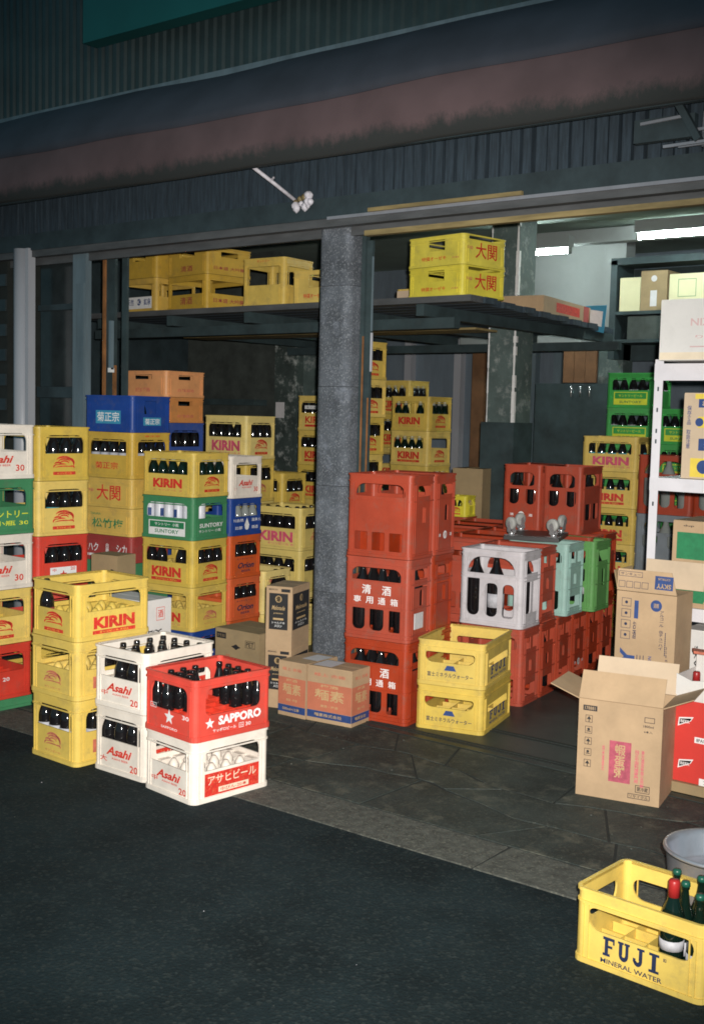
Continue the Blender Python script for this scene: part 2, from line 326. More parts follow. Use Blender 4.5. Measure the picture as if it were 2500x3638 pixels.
DEC = {
 'kl': [T('KIRIN', 0, .29, .56, .21, PR, b=.055), ('r', 0, .125, .58, .065, PR), T('キリンビール 大びん', 0, .125, .40, .035, PYE)],
 'kl2': [T('KIRIN', 0, .29, .56, .21, PR, b=.055), T('大   キリンビール   20', 0, .13, .56, .05, PRF)],
 'kl3': [T('KIRIN', .02, .30, .66, .24, PPK, b=.05), T('キリンビール 大', .12, .13, .5, .06, PPK)],
 'klf': [T('KIRIN', 0, .27, .56, .2, PRF, b=.05), T('キリンビール 大びん', 0, .125, .5, .05, PRF)],
 'ks': [('k', 0, .33, .42, .27, PR), ('r', 0, .135, .42, .06, PR), T('キリンビール', 0, .135, .28, .03, PYE)],
 'ks2': [('k', 0, .31, .38, .25, PRF), T('キリンビール', 0, .14, .34, .035, PRF)],
 'as': [T('Asahi', 0, .335, .5, .135, PR, s=.35, b=.035), T('中', -.28, .23, .12, .085, PR), T('ASAHI BEER', .03, .225, .32, .032, PR), T('20', .29, .15, .15, .11, PR, b=.02)],
 'as2': [T('Asahi', 0, .335, .5, .135, PR, s=.35, b=.035), T('大', -.3, .2, .14, .09, PR), T('ASAHI BEER', .02, .225, .32, .032, PR), T('20', .29, .14, .15, .11, PR, b=.02)],
 'as3': [T('Asahi', -.05, .36, .44, .14, PR, s=.35, b=.035), T('小', -.36, .23, .08, .08, PR), T('ASAHI BEER', -.02, .25, .3, .035, PR), T('30', .27, .2, .13, .12, PR, b=.02)],
 'al': [('r', 0, .27, .72, .37, PR), T('アサヒビール', 0, .34, .64, .15, PC, b=.03), ('r', .02, .16, .40, .085, PC, -.0018), T('中びん-20本', .02, .16, .35, .06, PR)],
 'ss': [('star', .02, .30, .13, PW), T('小', -.3, .43, .08, .05, PW), ('o', -.3, .43, .12, .08, PW, .002), T('30', .34, .36, .13, .07, PW), T('SAPPORO', .02, .12, .32, .04, PW)],
 'sl': [('star', -.31, .27, .095, PW), T('SAPPORO', .08, .29, .56, .15, PW, b=.045), T('サッポロビール', -.12, .14, .30, .055, PW), ('o', .1, .14, .06, .08, PW, .002), T('小', .1, .14, .04, .05, PW), T('30', .19, .14, .07, .06, PW)],
 'sr': [('r', 0, .30, .5, .22, PW), ('star', 0, .27, .085, PR), T('中', -.17, .36, .07, .06, PR), T('20', .18, .37, .09, .06, PR)],
 'r20': [T('20', .1, .36, .1, .07, PW)],
 'gl': [('r', 0, .24, .70, .36, PW), ('r', 0, .325, .66, .15, PG, -.0018), T('サントリー  小瓶', .0, .33, .46, .075, PW), T('SUNTORY', 0, .17, .46, .09, PG, b=.02)],
 'gs': [T('SUNTORY', 0, .33, .66, .10, PW, b=.025), T('サントリー 小瓶', -.04, .20, .62, .07, PW)],
 'gy': [T('サントリー', .1, .36, .6, .13, PY, b=.02), T('小瓶 30', .15, .2, .5, .09, PY)],
 'gg': [('r', 0, .27, .70, .36, PY), ('r', 0, .345, .66, .17, BG, -.0018), T('サントリービール', 0, .345, .5, .08, PY), T('SUNTORY', 0, .17, .46, .07, PG)],
 'or': [T('Orion', 0, .28, .5, .14, PN, s=.3, b=.03), T('オリオンビール', -.03, .44, .5, .035, PN), T('BEER', .0, .15, .28, .05, PN)],
 'bl': [T('純自然', -.26, .40, .32, .085, PW), T('温泉水', .30, .40, .30, .085, PW), T('比那', -.24, .20, .22, .085, PW), T('酒造', .26, .20, .22, .085, PW), ('c', .01, .22, .085, PW), ('p', [(-.07, .25), (.09, .25), (.01, .46)], PW)],
 'tk': [T('宝酒造', 0, .2, .5, .14, PW)],
 'km': [('r', 0, .40, .52, .36, PSB), T('菊正宗', 0, .41, .46, .26, PW, b=.03)],
 'km2': [('r', 0, .30, .46, .22, PSB), T('菊正宗', 0, .30, .38, .16, PW, b=.03)],
 'kmr': [T('菊正宗', -.03, .27, .48, .15, PR, b=.03)], 'kmt': [T('菊正宗', 0, .92, .4, .04, PR)],
 'oz': [T('大関', .02, .5, .50, .52, PR, b=.045), T('特級', -.36, .56, .14, .12, PRF)], 'ozs': [T('特撰オーゼキ', -.02, .26, .44, .13, PR, b=.03), T('大関', .36, .24, .12, .06, PRF)],
 'sc': [T('松竹梅', .0, .42, .66, .34, PG, b=.03), T('TAKARA', -.26, .74, .22, .08, PG)], 'hk': [T('ハク', -.30, .5, .22, .32, PW, b=.03), T('白鹿', 0, .5, .07, .36, PW, v=True), T('シカ', .30, .5, .22, .32, PW, b=.03), ('r', 0, .2, .84, .09, PW)],
 'og': [T('白鶴', 0, .26, .32, .16, PRF, b=.02)], 'og2': [T('白鶴酒造', 0, .26, .42, .12, PRF)],
 'sk': [T('清', -.15, .605, .14, .115, PW), T('酒', .16, .605, .14, .115, PW)]+[T(c, -.29+.19*i, .475, .115, .085, PW) for i, c in enumerate('専用通箱')],
 'mk': [('c', 0, .24, .05, PW), T('月', 0, .24, .12, .05, SR), T('清', -.25, .24, .1, .04, PW), T('酒', .25, .24, .1, .04, PW)],
 'fj': [T('富士ミネラルウォーター', 0, .24, .68, .105, PN, b=.02), ('p', [(-.09, .34), (.09, .34), (.05, .45), (-.05, .45)], PB), ('c', 0, .385, .032, YE)],
 'fs': [('slab', 0, .35, .55, .2, PB), T('MINERAL WATER', 0, .18, .55, .06, PB)],
 'ff': [('slab', -.04, .315, .45, .25, PN), T('MINERAL WATER', -.04, .12, .48, .065, PN), ('o', .215, .40, .022, .04, PN, .0015), T('R', .215, .40, .012, .024, PN)],
 'kp': [('r', 0, .26, .78, .36, PW), T('天然', -.25, .28, .2, .2, PB), ('c', 0, .28, .1, PB), T('K', 0, .28, .1, .12, PW), T('鉱泉', .25, .28, .2, .2, PB)],
 'ld': [T('清酒', 0, .25, .3, .22, PDR, b=.03)], 'lr': [T('日本盛 大吟醸', 0, .25, .7, .13, PDR, b=.02)], 'lt': [T('サントリー', 0, .93, .3, .05, PR)],
 'kb': [('r', .1, .66, .8, .1, PW), T('キリンビール', 0, .66, .5, .06, PK), T('KIRIN', 0, .3, .56, .2, PR, b=.03), ('r', 0, .13, .58, .065, PR)],
}
# ---------------------------------------------------------------- crates
STY = {  # holes of the front and side faces (fractions u0,u1,v0,v1, corner radii m), heights of the raised ridges, divider height
 'beer': ([(-.40, .40, .50, .84, .045, .010)], [(-.37, .37, .50, .84, .045, .010)], [.80, .055], .44),
 'cut': ([(-.36, .36, .40, .83, .035, .025)], [(-.36, .36, .40, .83, .035, .025)], [.86, .06], .42),
 'pill': ([(-.38, .36, .50, .73, .04, .04)], [(-.34, .34, .42, .60, .012, .012)], [.82, .06], .30),
 'pill2': ([(-.40, .42, .47, .76, .04, .04)], [(-.30, .30, .46, .78, .02, .05)], [.80, .04], .30),
 'low': ([(-.19, .19, .66, .84, .004, .004)], [(-.19, .19, .66, .84, .004, .004)], [.84, .05], .3),
 'slot': ([], [(-.2, .12, .50, .86, .012, .004)], [.86, .05], .3),
 'blank': ([], [], [.82, .05], .3),
 'tophole': ([(-.13, .17, .50, .86, .004, .004)], [(-.38, .38, .84, .96, .004, .004)], [.80, .04], .3),
 'loft': ([(-.40, .40, .44, .82, .01, .01)], [(-.42, .42, .44, .82, .01, .01)], [.86, .05], .3),
 'sake': ([(-.40, .38, .715, .87, .05, .012), (-.37, -.17, .11, .37, .006, .03), (-.10, .12, .11, .37, .006, .03), (.20, .38, .11, .37, .006, .01)],
          [(-.26, .30, .74, .865, .008, .008), (-.02, .12, .42, .62, .03, .004), (-.26, .30, .70-.06, .665, .004, .004)], [.90, .69, .385, .07], .16),
 'sake0': ([(-.36, .40, .73, .88, .05, .008), (-.37, -.17, .08, .30, .006, .006), (-.10, .10, .08, .30, .006, .006), (.17, .37, .08, .30, .006, .006)],
           [(-.22, .30, .74, .87, .008, .008), (-.02, .12, .42, .62, .03, .004)], [.90, .68, .05], .5),
 'arch': ([(-.38, .38, .68, .90, .09, .004), (-.38, -.18, .12, .61, .006, .035), (-.09, .11, .12, .56, .03, .035), (.19, .37, .12, .56, .03, .02)],
          [(-.30, .34, .70, .87, .006, .006), (-.30, -.04, .18, .60, .006, .02), (.06, .34, .18, .60, .006, .02)], [.92, .655, .61, .05], .12),
 'twin': ([(-.34, .34, .68, .88, .045, .03), (-.36, -.08, .40, .63, .01, .035), (.10, .36, .40, .63, .01, .035)],
          [(-.34, .30, .70, .88, .008, .008), (-.30, -.06, .2, .44, .006, .02), (.06, .28, .2, .44, .006, .02)], [.94, .66, .05], .12),
 'grn': ([(-.2, .34, .68, .86, .01, .01), (-.2, .34, .42, .6, .01, .01), (-.2, .34, .12, .34, .01, .01)], [(-.26, .30, .70, .86, .008, .008), (-.02, .12, .35, .60, .02, .004)], [.92, .64, .38, .05], .12),
 'rib': ([(-.36, .40, .73, .88, .03, .008), (-.37, -.17, .08, .34, .006, .02), (-.10, .10, .08, .34, .006, .02), (.17, .37, .08, .34, .006, .02)],
         [(-.30, -.05, .72, .88, .006, .006), (.08, .30, .72, .88, .006, .006), (-.10, .04, .42, .58, .02, .004), (-.30, .28, .10, .26, .006, .006)], [.91, .66, .36, .05], .14),
}
BM = {}
def crate_mesh(a, b, h, sty, m, m2=None):
    k = (round(a, 3), round(b, 3), round(h, 3), sty, m.name)
    if k in BM: return BM[k]
    F, S, ridges, dv = STY[sty]; mb = MB(); r = .026; t = .007; h2 = h-.003
    for (w, hs, P) in ((a, F, lambda u, v, d: (u, -b/2+d, v)), (b, S, lambda u, v, d: (a/2-d, u, v)), (a, F, lambda u, v, d: (-u, b/2-d, v)), (b, S, lambda u, v, d: (-a/2+d, -u, v))):
        hw = w/2-r
        mb.panel([(-hw, 0), (hw, 0), (hw, h2), (-hw, h2)], [hole(max(p*w, -hw+.004), min(q*w, hw-.004), c*h, e*h, f, g) for p, q, c, e, f, g in hs], P, t, m)
        for s in (-1, 1):   # upright ribs at the panel's sides
            for uu, ww in ((s*(hw-.002), .006), (s*(hw-.002-.018), .004)) if sty not in ('cut',) else ((s*(hw-.002), .004),):
                q = [P(uu-ww/2, .012, -.004), P(uu+ww/2, .012, -.004), P(uu+ww/2, h2-.05, -.004), P(uu-ww/2, h2-.05, -.004), P(uu-ww/2, .012, .001), P(uu+ww/2, .012, .001), P(uu+ww/2, h2-.05, .001), P(uu-ww/2, h2-.05, .001)]
                mb.add(q, [(0,1,2,3), (0,3,7,4), (1,5,6,2), (3,2,6,7), (0,4,5,1)], m)
    for sx, sy, a0 in ((1, 1, 0), (-1, 1, 90), (-1, -1, 180), (1, -1, 270)):
        cx, cy = sx*(a/2-r), sy*(b/2-r); vs = []; n = 5
        for z in (0, h2):
            for rr in (r, r-t):
                for q in range(n+1):
                    th = math.radians(a0+90*q/n); vs.append((cx+rr*math.cos(th), cy+rr*math.sin(th), z))
        N = n+1; fs = []
        for q in range(n): fs += [(q, q+1, 2*N+q+1, 2*N+q), (N+q+1, N+q, 3*N+q, 3*N+q+1), (2*N+q, 2*N+q+1, 3*N+q+1, 3*N+q)]
        mb.add(vs, fs, m, False)
    ring(mb, a, b, r, .006, t, h2-.009, h2+.0005, m)
    for z in ridges: ring(mb, a, b, r, .005, .001, z*h, z*h+.006, m)
    ring(mb, a, b, r, .006, t, .0, .016, m)
    mb.box(-a/2+t, a/2-t, -b/2+t, b/2-t, .010, .018, m)
    BM[k] = mb.mesh('crate_body'); return BM[k]
def divider_mesh(a, b, h, nx, ny, hd, m, bumps=True):
    k = ('d', round(a, 3), round(b, 3), round(h, 3), nx, ny, round(hd, 3), m.name, bumps)
    if k in BM: return BM[k]
    mb = MB(); A, B = a-.018, b-.018; z = h*hd
    for i in range(1, nx): x = -A/2+A*i/nx; mb.box(x-.0015, x+.0015, -B/2, B/2, .018, z-.02, m)
    for j in range(1, ny): y = -B/2+B*j/ny; mb.box(-A/2, A/2, y-.0015, y+.0015, .018, z-.021, m)
    if bumps:
        for i in range(nx+1):
            for j in range(ny+1):
                x = max(-A/2+.004, min(A/2-.004, -A/2+A*i/nx)); y = max(-B/2+.004, min(B/2-.004, -B/2+B*j/ny)); c = min(A/nx, B/ny)
                n = 8; R0 = c*.34
                if 0 < i < nx and 0 < j < ny: mb.lathe([(R0, z-.06), (R0*.8, z-.008), (R0*.35, z+.012)], m, 8, (x, y, 0))
                else:
                    mb.box(max(x-R0, -A/2), min(x+R0, A/2), max(y-R0, -B/2), min(y+R0, B/2), .02, z-.004, m)
    BM[k] = mb.mesh('divider'); return BM[k]
# ---------------------------------------------------------------- bottles
def bottle_me(kind):
    k = ('b', kind)
    if k in BM: return BM[k]
    gl = {'g': GLG, 'c': GLC}.get(kind[-1], GLB); t = kind[0]
    R, Hh, nk, sh = {'L': (.036, .285, .0125, .165), 'M': (.034, .258, .012, .145), 'S': (.030, .228, .012, .120), 'K': (.050, .395, .015, .25), 'F': (.033, .262, .0100, .13)}[t]
    mb = MB()
    mb.lathe([(R*.9, 0), (R, .006), (R, sh), (R*.96, sh+.015), (R*.80, sh+.035), (nk*1.5, sh+(Hh-sh)*.5), (nk*1.12, sh+(Hh-sh)*.72), (nk, Hh-.026), (nk*1.25, Hh-.022), (nk*1.25, Hh-.006), (nk, Hh)], gl, 14)
    BM[k] = mb.mesh('bottle_glass'); return BM[k]
def part_me(key, prof, m):
    if key in BM: return BM[key]
    mb = MB(); mb.lathe(prof, m, 14); BM[key] = mb.mesh(key[0]); return BM[key]
NB = [0]
def bottle(loc, kind, label, group, cap=None, lab=None, tilt=0):
    o = link('beer_bottle' if kind[0] in 'LMS' else ('sake_bottle' if kind[0] == 'K' else 'water_bottle'), bottle_me(kind)); o.location = loc; tag(o, label, 'bottle', group)
    o.rotation_euler = (tilt, random.uniform(-.01, .01), random.uniform(0, 6)); NB[0] += 1
    R, Hh, nk, sh = {'L': (.036, .285, .0125, .165), 'M': (.034, .258, .012, .145), 'S': (.030, .228, .012, .120), 'K': (.050, .395, .015, .25), 'F': (.033, .262, .0100, .13)}[kind[0]]
    if cap: link('cap' if cap is not FOIL else 'foil', part_me(('cap' if cap is not FOIL else 'foil', kind, cap.name), [(nk*1.42, Hh-(.014 if cap not in (FOIL, CAPR) else .05)), (nk*1.36, Hh-.004), (nk*1.1, Hh+.0015)], cap), o)
    if lab: link('label', part_me(('label', kind, lab.name, cap is CAPR), [(R+.0008, sh*(.34 if cap is not CAPR else .48)), (R+.0008, sh*(.66 if kind[0] in 'KF' or cap is CAPR else .84))], lab), o)
    return o
FARB = MB()
def far_bottle(loc, kind, cap=None, lab=None):
    me = bottle_me(kind); o = len(FARB.v); FARB.v += [(v.co.x+loc[0], v.co.y+loc[1], v.co.z+loc[2]) for v in me.vertices]; i = FARB.mi(me.materials[0])
    for f in me.polygons: FARB.f.append(tuple(o+k for k in f.vertices)); FARB.m.append(i); FARB.sm.append(True)
    R, Hh, nk, sh = {'L': (.036, .285, .0125, .165), 'M': (.034, .258, .012, .145), 'S': (.030, .228, .012, .120), 'K': (.050, .395, .015, .25), 'F': (.033, .262, .0100, .13)}[kind[0]]
    if cap: FARB.lathe([(nk*1.42, Hh-.055), (nk*1.36, Hh-.004), (nk*1.1, Hh+.0015)], cap, 10, loc)
    if lab: FARB.lathe([(R+.0008, sh*.55), (R+.0008, sh*.92)], lab, 12, loc)
def fitlab(a, b):
    for x, y in (('dark brown', 'dark'), ('large dark', 'dark'), (', middle roadside stack', ''), ('large ', ''), (' in the', ' in'), ('second highest', 'upper')):
        if len((a+b).split()) <= 16: break
        a = a.replace(x, y, 1)
    return a+b
def crate(F, yaw, w, h, z0, sty, m, label, decf=None, decr=None, fill=None, cells=(5, 4), bump=None, name='beer_crate', group=None, short=None):
    """F = the corner between the street side and the right side; w = (width along the facade, depth)"""
    a, b = w; yr = math.radians(yaw); dl = Vector((-math.cos(yr), -math.sin(yr), 0)); dr = Vector((-math.sin(yr), math.cos(yr), 0))
    c = Vector((F[0], F[1], z0))+dl*a/2+dr*b/2
    o = thing(name, label, 'crate', c, yr, group)
    link('body', crate_mesh(a, b, h, sty, m), o)
    if decf: decal(DEC[decf], lambda u, v, d: (u, -b/2+d, v), a, h, 'lettering', o)
    if decr: decal(DEC[decr], lambda u, v, d: (a/2-d, u, v), b, h, 'lettering', o)
    hd = STY[sty][3]; nx, ny = cells
    if sty not in ('blank', 'loft'): link('divider', divider_mesh(a, b, h, nx, ny, hd, m, bump if bump is not None else (fill is None or fill.get('n') == 'some') and sty in ('beer', 'cut')), o)
    if fill:
        kind = fill['k']; A, B = a-.018, b-.018; far = fill.get('far'); rot = Matrix.Rotation(yr, 4, 'Z')
        for i in range(nx):
            for j in range(ny):
                lay = min(j, nx-1-i)
                if lay >= fill.get('d', 2): continue
                if 'keep' in fill and not fill['keep'](i, j): continue
                HB = {'L': .285, 'M': .258, 'S': .228, 'K': .395, 'F': .262}[kind[0]]
                zb = .018+fill.get('z', 0)
                if not fill.get('poke'): zb = min(zb, h-.006-HB)
                p = c + rot @ Vector((-A/2+A*(i+.5)/nx, -B/2+B*(j+.5)/ny, zb))
                lab = fill.get('lab'); cap = fill.get('cap')
                if lab and random.random() > fill.get('pl', 1): lab = None
                if cap and random.random() > fill.get('pc', 1): cap = None
                if far: far_bottle(p, kind, cap, lab)
                else:
                    O5 = ('first', 'second', 'third', 'fourth', 'fifth', 'sixth')
                    only = fill.get('keep') and sum(1 for q in range(nx) for k in range(ny) if min(k, nx-1-q) < fill.get('d', 2) and fill['keep'](q, k)) == 1
                    bottle(p, kind, fitlab(fill['l'], '' if only else f", {O5[i]} of row {('one', 'two', 'three', 'four', 'five', 'six')[j]}"), fill['l'], cap, lab)
    return o
def stack(F, yaw, crates, z0=0, w=(.425, .35)):
    z = z0
    for c in crates:
        c = dict(c); off = c.pop('off', (0, 0)); h = c.pop('h'); ww = c.pop('w', w); jit = c.pop('jit', random.uniform(-.6, .6))
        crate((F[0]+off[0], F[1]+off[1]), yaw+jit, ww, h, z, c.pop('s', 'beer'), c.pop('m'), c.pop('label'), **c); z += h
    return z
def B(k, l=None, **kw): return dict(k=k, l=l, **kw)

# ================================================================ SETTING
def build_ground():
    mb = MB(); mb.box(-40, 40, -30, 3.565, -.08, 0, ASPH); struct(mb, 'road')
    mb = MB(); mb.box(-40, 40, 3.565, 4.87, -.09, -.0035, MORT)
    pv = struct(mb, 'pavement')
    mb = MB(); mb.box(-16, 8, 4.872, 14, -.09, 0, FLOOR)
    for y in (4.93, 4.965, 5.23, 5.27): mb.box(-7, 1, y, y+.014, 0, .003, MORT)
    struct(mb, 'shop_floor')
    # kerb stones
    xs = [-12+1.06*i+.01 for i in range(12)]; x = -9.59
    while x < 3:
        l = 1.06+random.uniform(-.1, .1)
        if abs(x+l+2.17) < .45: l = -2.17-x
        m = MB(); z = random.uniform(-.003, .003)
        m.panel([(x+.006, 3.571+random.uniform(-.004, .004)), (x+l*.3, 3.573+random.uniform(-.005, .005)), (x+l*.7, 3.571+random.uniform(-.005, .005)), (x+l-.006, 3.575), (x+l-.010, 3.842), (x+l*.6, 3.842+random.uniform(-.008, .004)), (x+l*.25, 3.841+random.uniform(-.008, .004)), (x+.010, 3.842)], [], lambda u, v, d: (u, v, z-d), .06, KERB); m.obj('kerb_stone', pv); x += l
    # irregular flagstones: jittered joints
    rows = [3.855, 4.19, 4.54, 4.86]
    for r in range(3):
        y0, y1 = rows[r], rows[r+1]; x = -8.2+random.random()*.4
        top = lambda q, s: s+.07*math.sin(q*2.3+s*5)+.045*math.sin(q*5.1+s)+.012*math.sin(q*17)
        ys0 = (lambda q: y0) if r == 0 else (lambda q: top(q, y0)); ys1 = (lambda q: y1) if r == 2 else (lambda q: top(q, y1))
        sk0 = random.uniform(-.08, .08)
        while x < .6:
            l = random.uniform(.34, .72); sk1 = random.uniform(-.13, .13)
            g = .006; L = []; n = 4
            for k in range(n+1): q = x+g-sk0+(l-2*g+sk0-sk1)*k/n; L.append((q, ys0(q)+g+random.uniform(-.006, .006)*(r > 0)))
            for k in range(n+1): q = x+l-g+sk1-(l-2*g+sk1-sk0)*k/n; L.append((q, ys1(q)-g))
            z = random.uniform(-.001, .0); m = MB(); m.panel(L, [], lambda u, v, d: (u, v, z-d), .04, STONE); m.obj('paving_stone', pv)
            x += l; sk0 = sk1
build_ground()
def grit():
    m = MB(); rr = random.Random(11)
    for k in range(34):
        x, y = rr.uniform(-4.5, -.4), rr.uniform(1.6, 3.5); q = rr.choice((.0015, .002, .003)); a = rr.uniform(0, 3)
        m.lathe([(q, 0), (q*.8, q*.5), (q*.2, q*.7)], KERB if k % 3 else WIRE, 5, (x, y, .0005))
    for k in range(60):
        x, y = rr.uniform(-4.5, -.8), rr.uniform(3.6, 5.0); q = rr.choice((.003, .004, .006)); m.lathe([(q, 0), (q*.8, q*.5), (q*.2, q*.7)], KERB, 5, (x, y, .001))
    o = m.obj('grit'); o['kind'] = 'stuff'
grit()

def build_facade():
    # column: concrete blocks with fine joints
    c = thing('concrete_column', 'rounded grey concrete column standing between the two shop bays', 'column', (-4.215, 5.28, 0))
    zs = [0, .62, 1.24, 1.81, 2.38, 2.74]
    for i in range(5):
        m = MB(); O = rrect(.235, .15, .05, 6); n = len(O)
        m.add([(x, y, zs[i]+.0012) for x, y in O]+[(x, y, zs[i+1]-.0012) for x, y in O], [(k, (k+1) % n, n+(k+1) % n, n+k) for k in range(n)]+[tuple(range(n))[::-1], tuple(range(n, 2*n))], CONC, False)
        m.obj('column_block', c)
    # lintel with rails
    t = thing('lintel', 'grey steel lintel with door rails spanning above both bays', 'lintel', (0, 0, 0))
    m = MB(); m.box(-7.4, 1, 5.2, 5.26, 2.745, 2.86, LINT); m.obj('lintel_beam', t)
    m = MB(); m.box(-7.4, 1, 5.14, 5.2, 2.70, 2.745, LINT); m.box(-7.4, 1, 5.225, 5.255, 2.655, 2.744, LINT); m.obj('door_rail', t)
    m = MB(); m.box(-3.98, 1, 5.18, 5.224, 2.640, 2.668, BRASS); m.box(-4.2, 1, 5.12, 5.14, 2.735, 2.752, STEELD); m.box(-3.9, -2.95, 5.10, 5.12, 2.752, 2.772, BRASS); m.obj('rail_trim', t)
    # upper wall above the lintel
    m = MB(); m.box(-16, 8, 5.3, 5.38, 2.80, 8, DK); struct(m, 'upper_wall')
    m = MB(); m.box(-9, 1.5, 5.13, 5.299, 2.745, 2.86, DK)
    o = m.obj('fascia_board'); tag(o, 'flat dark fascia board running below the vertical slats', 'fascia')
    f = thing('slat_fascia', 'band of narrow dark vertical slats beneath the awning', 'cladding', (0, 5.2, 2.86))
    m = MB(); m.box(-9, 1.5, .03, .099, 0, .34, DK); m.obj('backing', f)
    w = .066; ms = []
    for q in range(4):
        m = MB(); m.box(0, w-.008-.004*q, -.012-.002*q, .03, 0, .34, SLAT); ms.append(m.mesh('slat'))
    x = -9.0
    while x < 1.4:
        o = link('slat', random.choice(ms), f); o.location = (x, random.uniform(-.006, .004), random.uniform(-.004, .004)); x += w
    # awning
    a = thing('awning', 'long rolled awning, slate blue above and faded mauve below', 'awning', (0, 4.78, 3.0))
    X = [-12+ .25*i for i in range(56)]
    def sweep(prof, name, mt, sm):
        m = MB(); vs = []; fs = []; n = len(prof)
        for x in X:
            for (y, z) in prof: vs.append((x, y+.008*math.sin(x*3.1+z*7), z+.006*math.sin(x*1.7)+.004*math.sin(x*5.3)))
        for i in range(len(X)-1):
            for k in range(n-1): fs.append((i*n+k, (i+1)*n+k, (i+1)*n+k+1, i*n+k+1))
        m.add(vs, fs, mt, sm); return m.obj(name, a)
    sweep([(.02, -.004), (-.02, 0), (-.025, .10), (-.02, .2), (.0, .285)], 'valance', CLB, True)
    sweep([(.0, .286), (-.012, .30), (-.005, .34), (.04, .42), (.12, .52), (.22, .60), (.32, .655)], 'canopy', CLS, True)
    m = MB(); m.box(-12, 2, .315, .35, .63, .675, GREYP); m.box(-12, 2, .35, .52, .60, .655, DK); m.obj('top_flashing', a)
    m = MB(); m.box(-12, 2, .03, .06, .0, .03, DK); m.obj('front_bar', a)
    # corrugated wall above
    m = MB(); n = 0; vs = []; fs = []; p = .075; x = -12.
    pts = []
    while x < 2: pts += [(x, 0), (x+p*.3, 0), (x+p*.45, -.018), (x+p*.85, -.018)]; x += p
    for x, y in pts: vs += [(x, 5.29+y, 3.55), (x, 5.29+y, 6.5)]
    for i in range(len(pts)-1): fs.append((2*i, 2*i+2, 2*i+3, 2*i+1))
    m.add(vs, fs, CORR); o = m.obj('corrugated_cladding'); tag(o, 'dark corrugated metal cladding on the upper wall', 'cladding')
    s = thing('sign_panel', 'plain teal sign panel fixed high on the corrugated wall', 'sign', (-6.17, 5.0, 4.0))
    m = MB(); m.box(0, 6, 0, .12, 0, 1.2, TEAL); m.obj('panel', s)
    m = MB(); m.box(-.001, 6, .12, .26, .2, .26, DK); m.box(-.001, 6, .12, .26, .9, .96, DK); m.obj('mount', s)
    # bracket stick and its clump
    b = thing('bracket_arm', 'pale sloping bracket arm with a white clump at its foot', 'bracket', (-4.43, 5.12, 2.86))
    m = MB(); m.tube([(0, 0, 0), (-.045, -.14, .08), (-.098, -.32, .175)], .011, WIRE); m.bar((-.052, -.16, .09), (-.02, -.17, .105), .008, .008, WIRE); m.obj('arm', b)
    m = MB(); rr = random.Random(3)
    for k in range(16):
        x, z = rr.uniform(-.03, .13), rr.uniform(-.05, .02); q = rr.uniform(.012, .028)
        m.lathe([(.001, -q), (q*.8, -q*.4), (q, q*.2), (q*.5, q*.8), (.001, q)], WIRE if k % 4 else BRASS, 5+k % 3, (x, rr.uniform(-.03, .0), z))
    m.obj('clump', b)
    # wire rack at the upper right
    k = thing('wall_rack', 'metal wall rack with long rails under the right awning', 'rack', (-2.3, 4.93, 2.86))
    for z, y, x0, x1 in ((.20, -.02, .02, .8), (.175, .02, .12, .8), (.10, -.02, .05, .25), (.05, .0, .30, .8), (.125, .02, .34, .8), (-.01, -.02, .16, .8), (.0, .05, .2, .8)):
        m = MB(); m.bar((x0, y, z), (x1, y, z+.01), .012, .012, STEELD); m.obj('rail', k)
    m = MB(); m.box(.0, .28, .02, .06, .03, .13, DK); m.bar((.22, -.02, .17), (.32, -.02, .0), .04, .03, DK); m.box(.3, .8, .06, .24, -.01, .14, CONC); m.obj('bracket', k)
    # left part of the front
    m = MB(); m.box(-16, -7.25, 5.2, 5.6, 0, 2.86, MORT); struct(m, 'side_wall')
    wl = thing('tiled_wall', 'black tiled wall left of the pale drainpipe', 'wall', (-7.25, 5.2, 0))
    ms = []
    for q in range(2):
        m = MB(); m.box(-.192, -.004, -.014, 0, .003, .087, TILE); ms.append(m.mesh('tile'))
    for j in range(30):
        for i in range(6):
            o = link('tile', ms[0], wl); o.location = (-.196*i-(.098 if j % 2 else 0), random.uniform(-.002, 0), .09*j)
    d = thing('drainpipe', 'pale grey vertical pipe beside the dark window', 'pipe', (-6.99, 5.14, 0))
    m = MB(); m.tube([(0, 0, 0), (0, 0, 2.76)], .062, PIPE, 16); m.obj('pipe', d); m = MB(); m.box(.07, .105, -.03, .03, 0, 2.76, PIPE); m.box(.058, .07, -.02, .03, 0, 2.76, GREYP); m.obj('side_rail', d)
    g = thing('glazed_screen', 'dark glazed screen with a crossbar between the left posts', 'window', (-7.0, 5.3, 0))
    m = MB(); m.box(0, .42, 0, .012, 0, 1.72, PANEGL); m.obj('lower_pane', g); m = MB(); m.box(0, .42, .004, .016, 1.80, 2.74, PANEGL); m.obj('upper_pane', g)
    m = MB(); m.box(0, .42, -.03, .03, 1.722, 1.798, DK); m.obj('crossbar', g); m = MB(); m.box(0, .42, -.02, .03, 2.34, 2.38, DK); m.obj('crossbar', g)
    for i in range(3): m = MB(); x = .05+[.0, .1, .25][i]; m.box(x, x+.035, -.004, 0, 1.42-.02*i, 1.50-.02*i, PAPER); m.obj('paper_scrap', g)
    g = thing('curtain', 'brown curtain hanging behind the upper dark pane', 'curtain', (-6.95, 5.42, 0))
    m = MB(); m.add([(.02*i, .02*math.sin(i*1.7), z) for i in range(17) for z in (1.9, 2.74)], [(2*i, 2*i+2, 2*i+3, 2*i+1) for i in range(16)], BRB, True); m.obj('cloth', g)
    p = thing('grey_post', 'blue grey steel post right of the dark glazed screen', 'post', (-6.43, 5.25, 0)); m = MB(); m.box(-.08, .055, -.05, .0, 0, 2.74, GREYP); m.obj('shaft', p); m = MB(); m.box(-.03, .05, -.062, -.051, 1.4, 2.5, GREYP); m.obj('cover_plate', p)
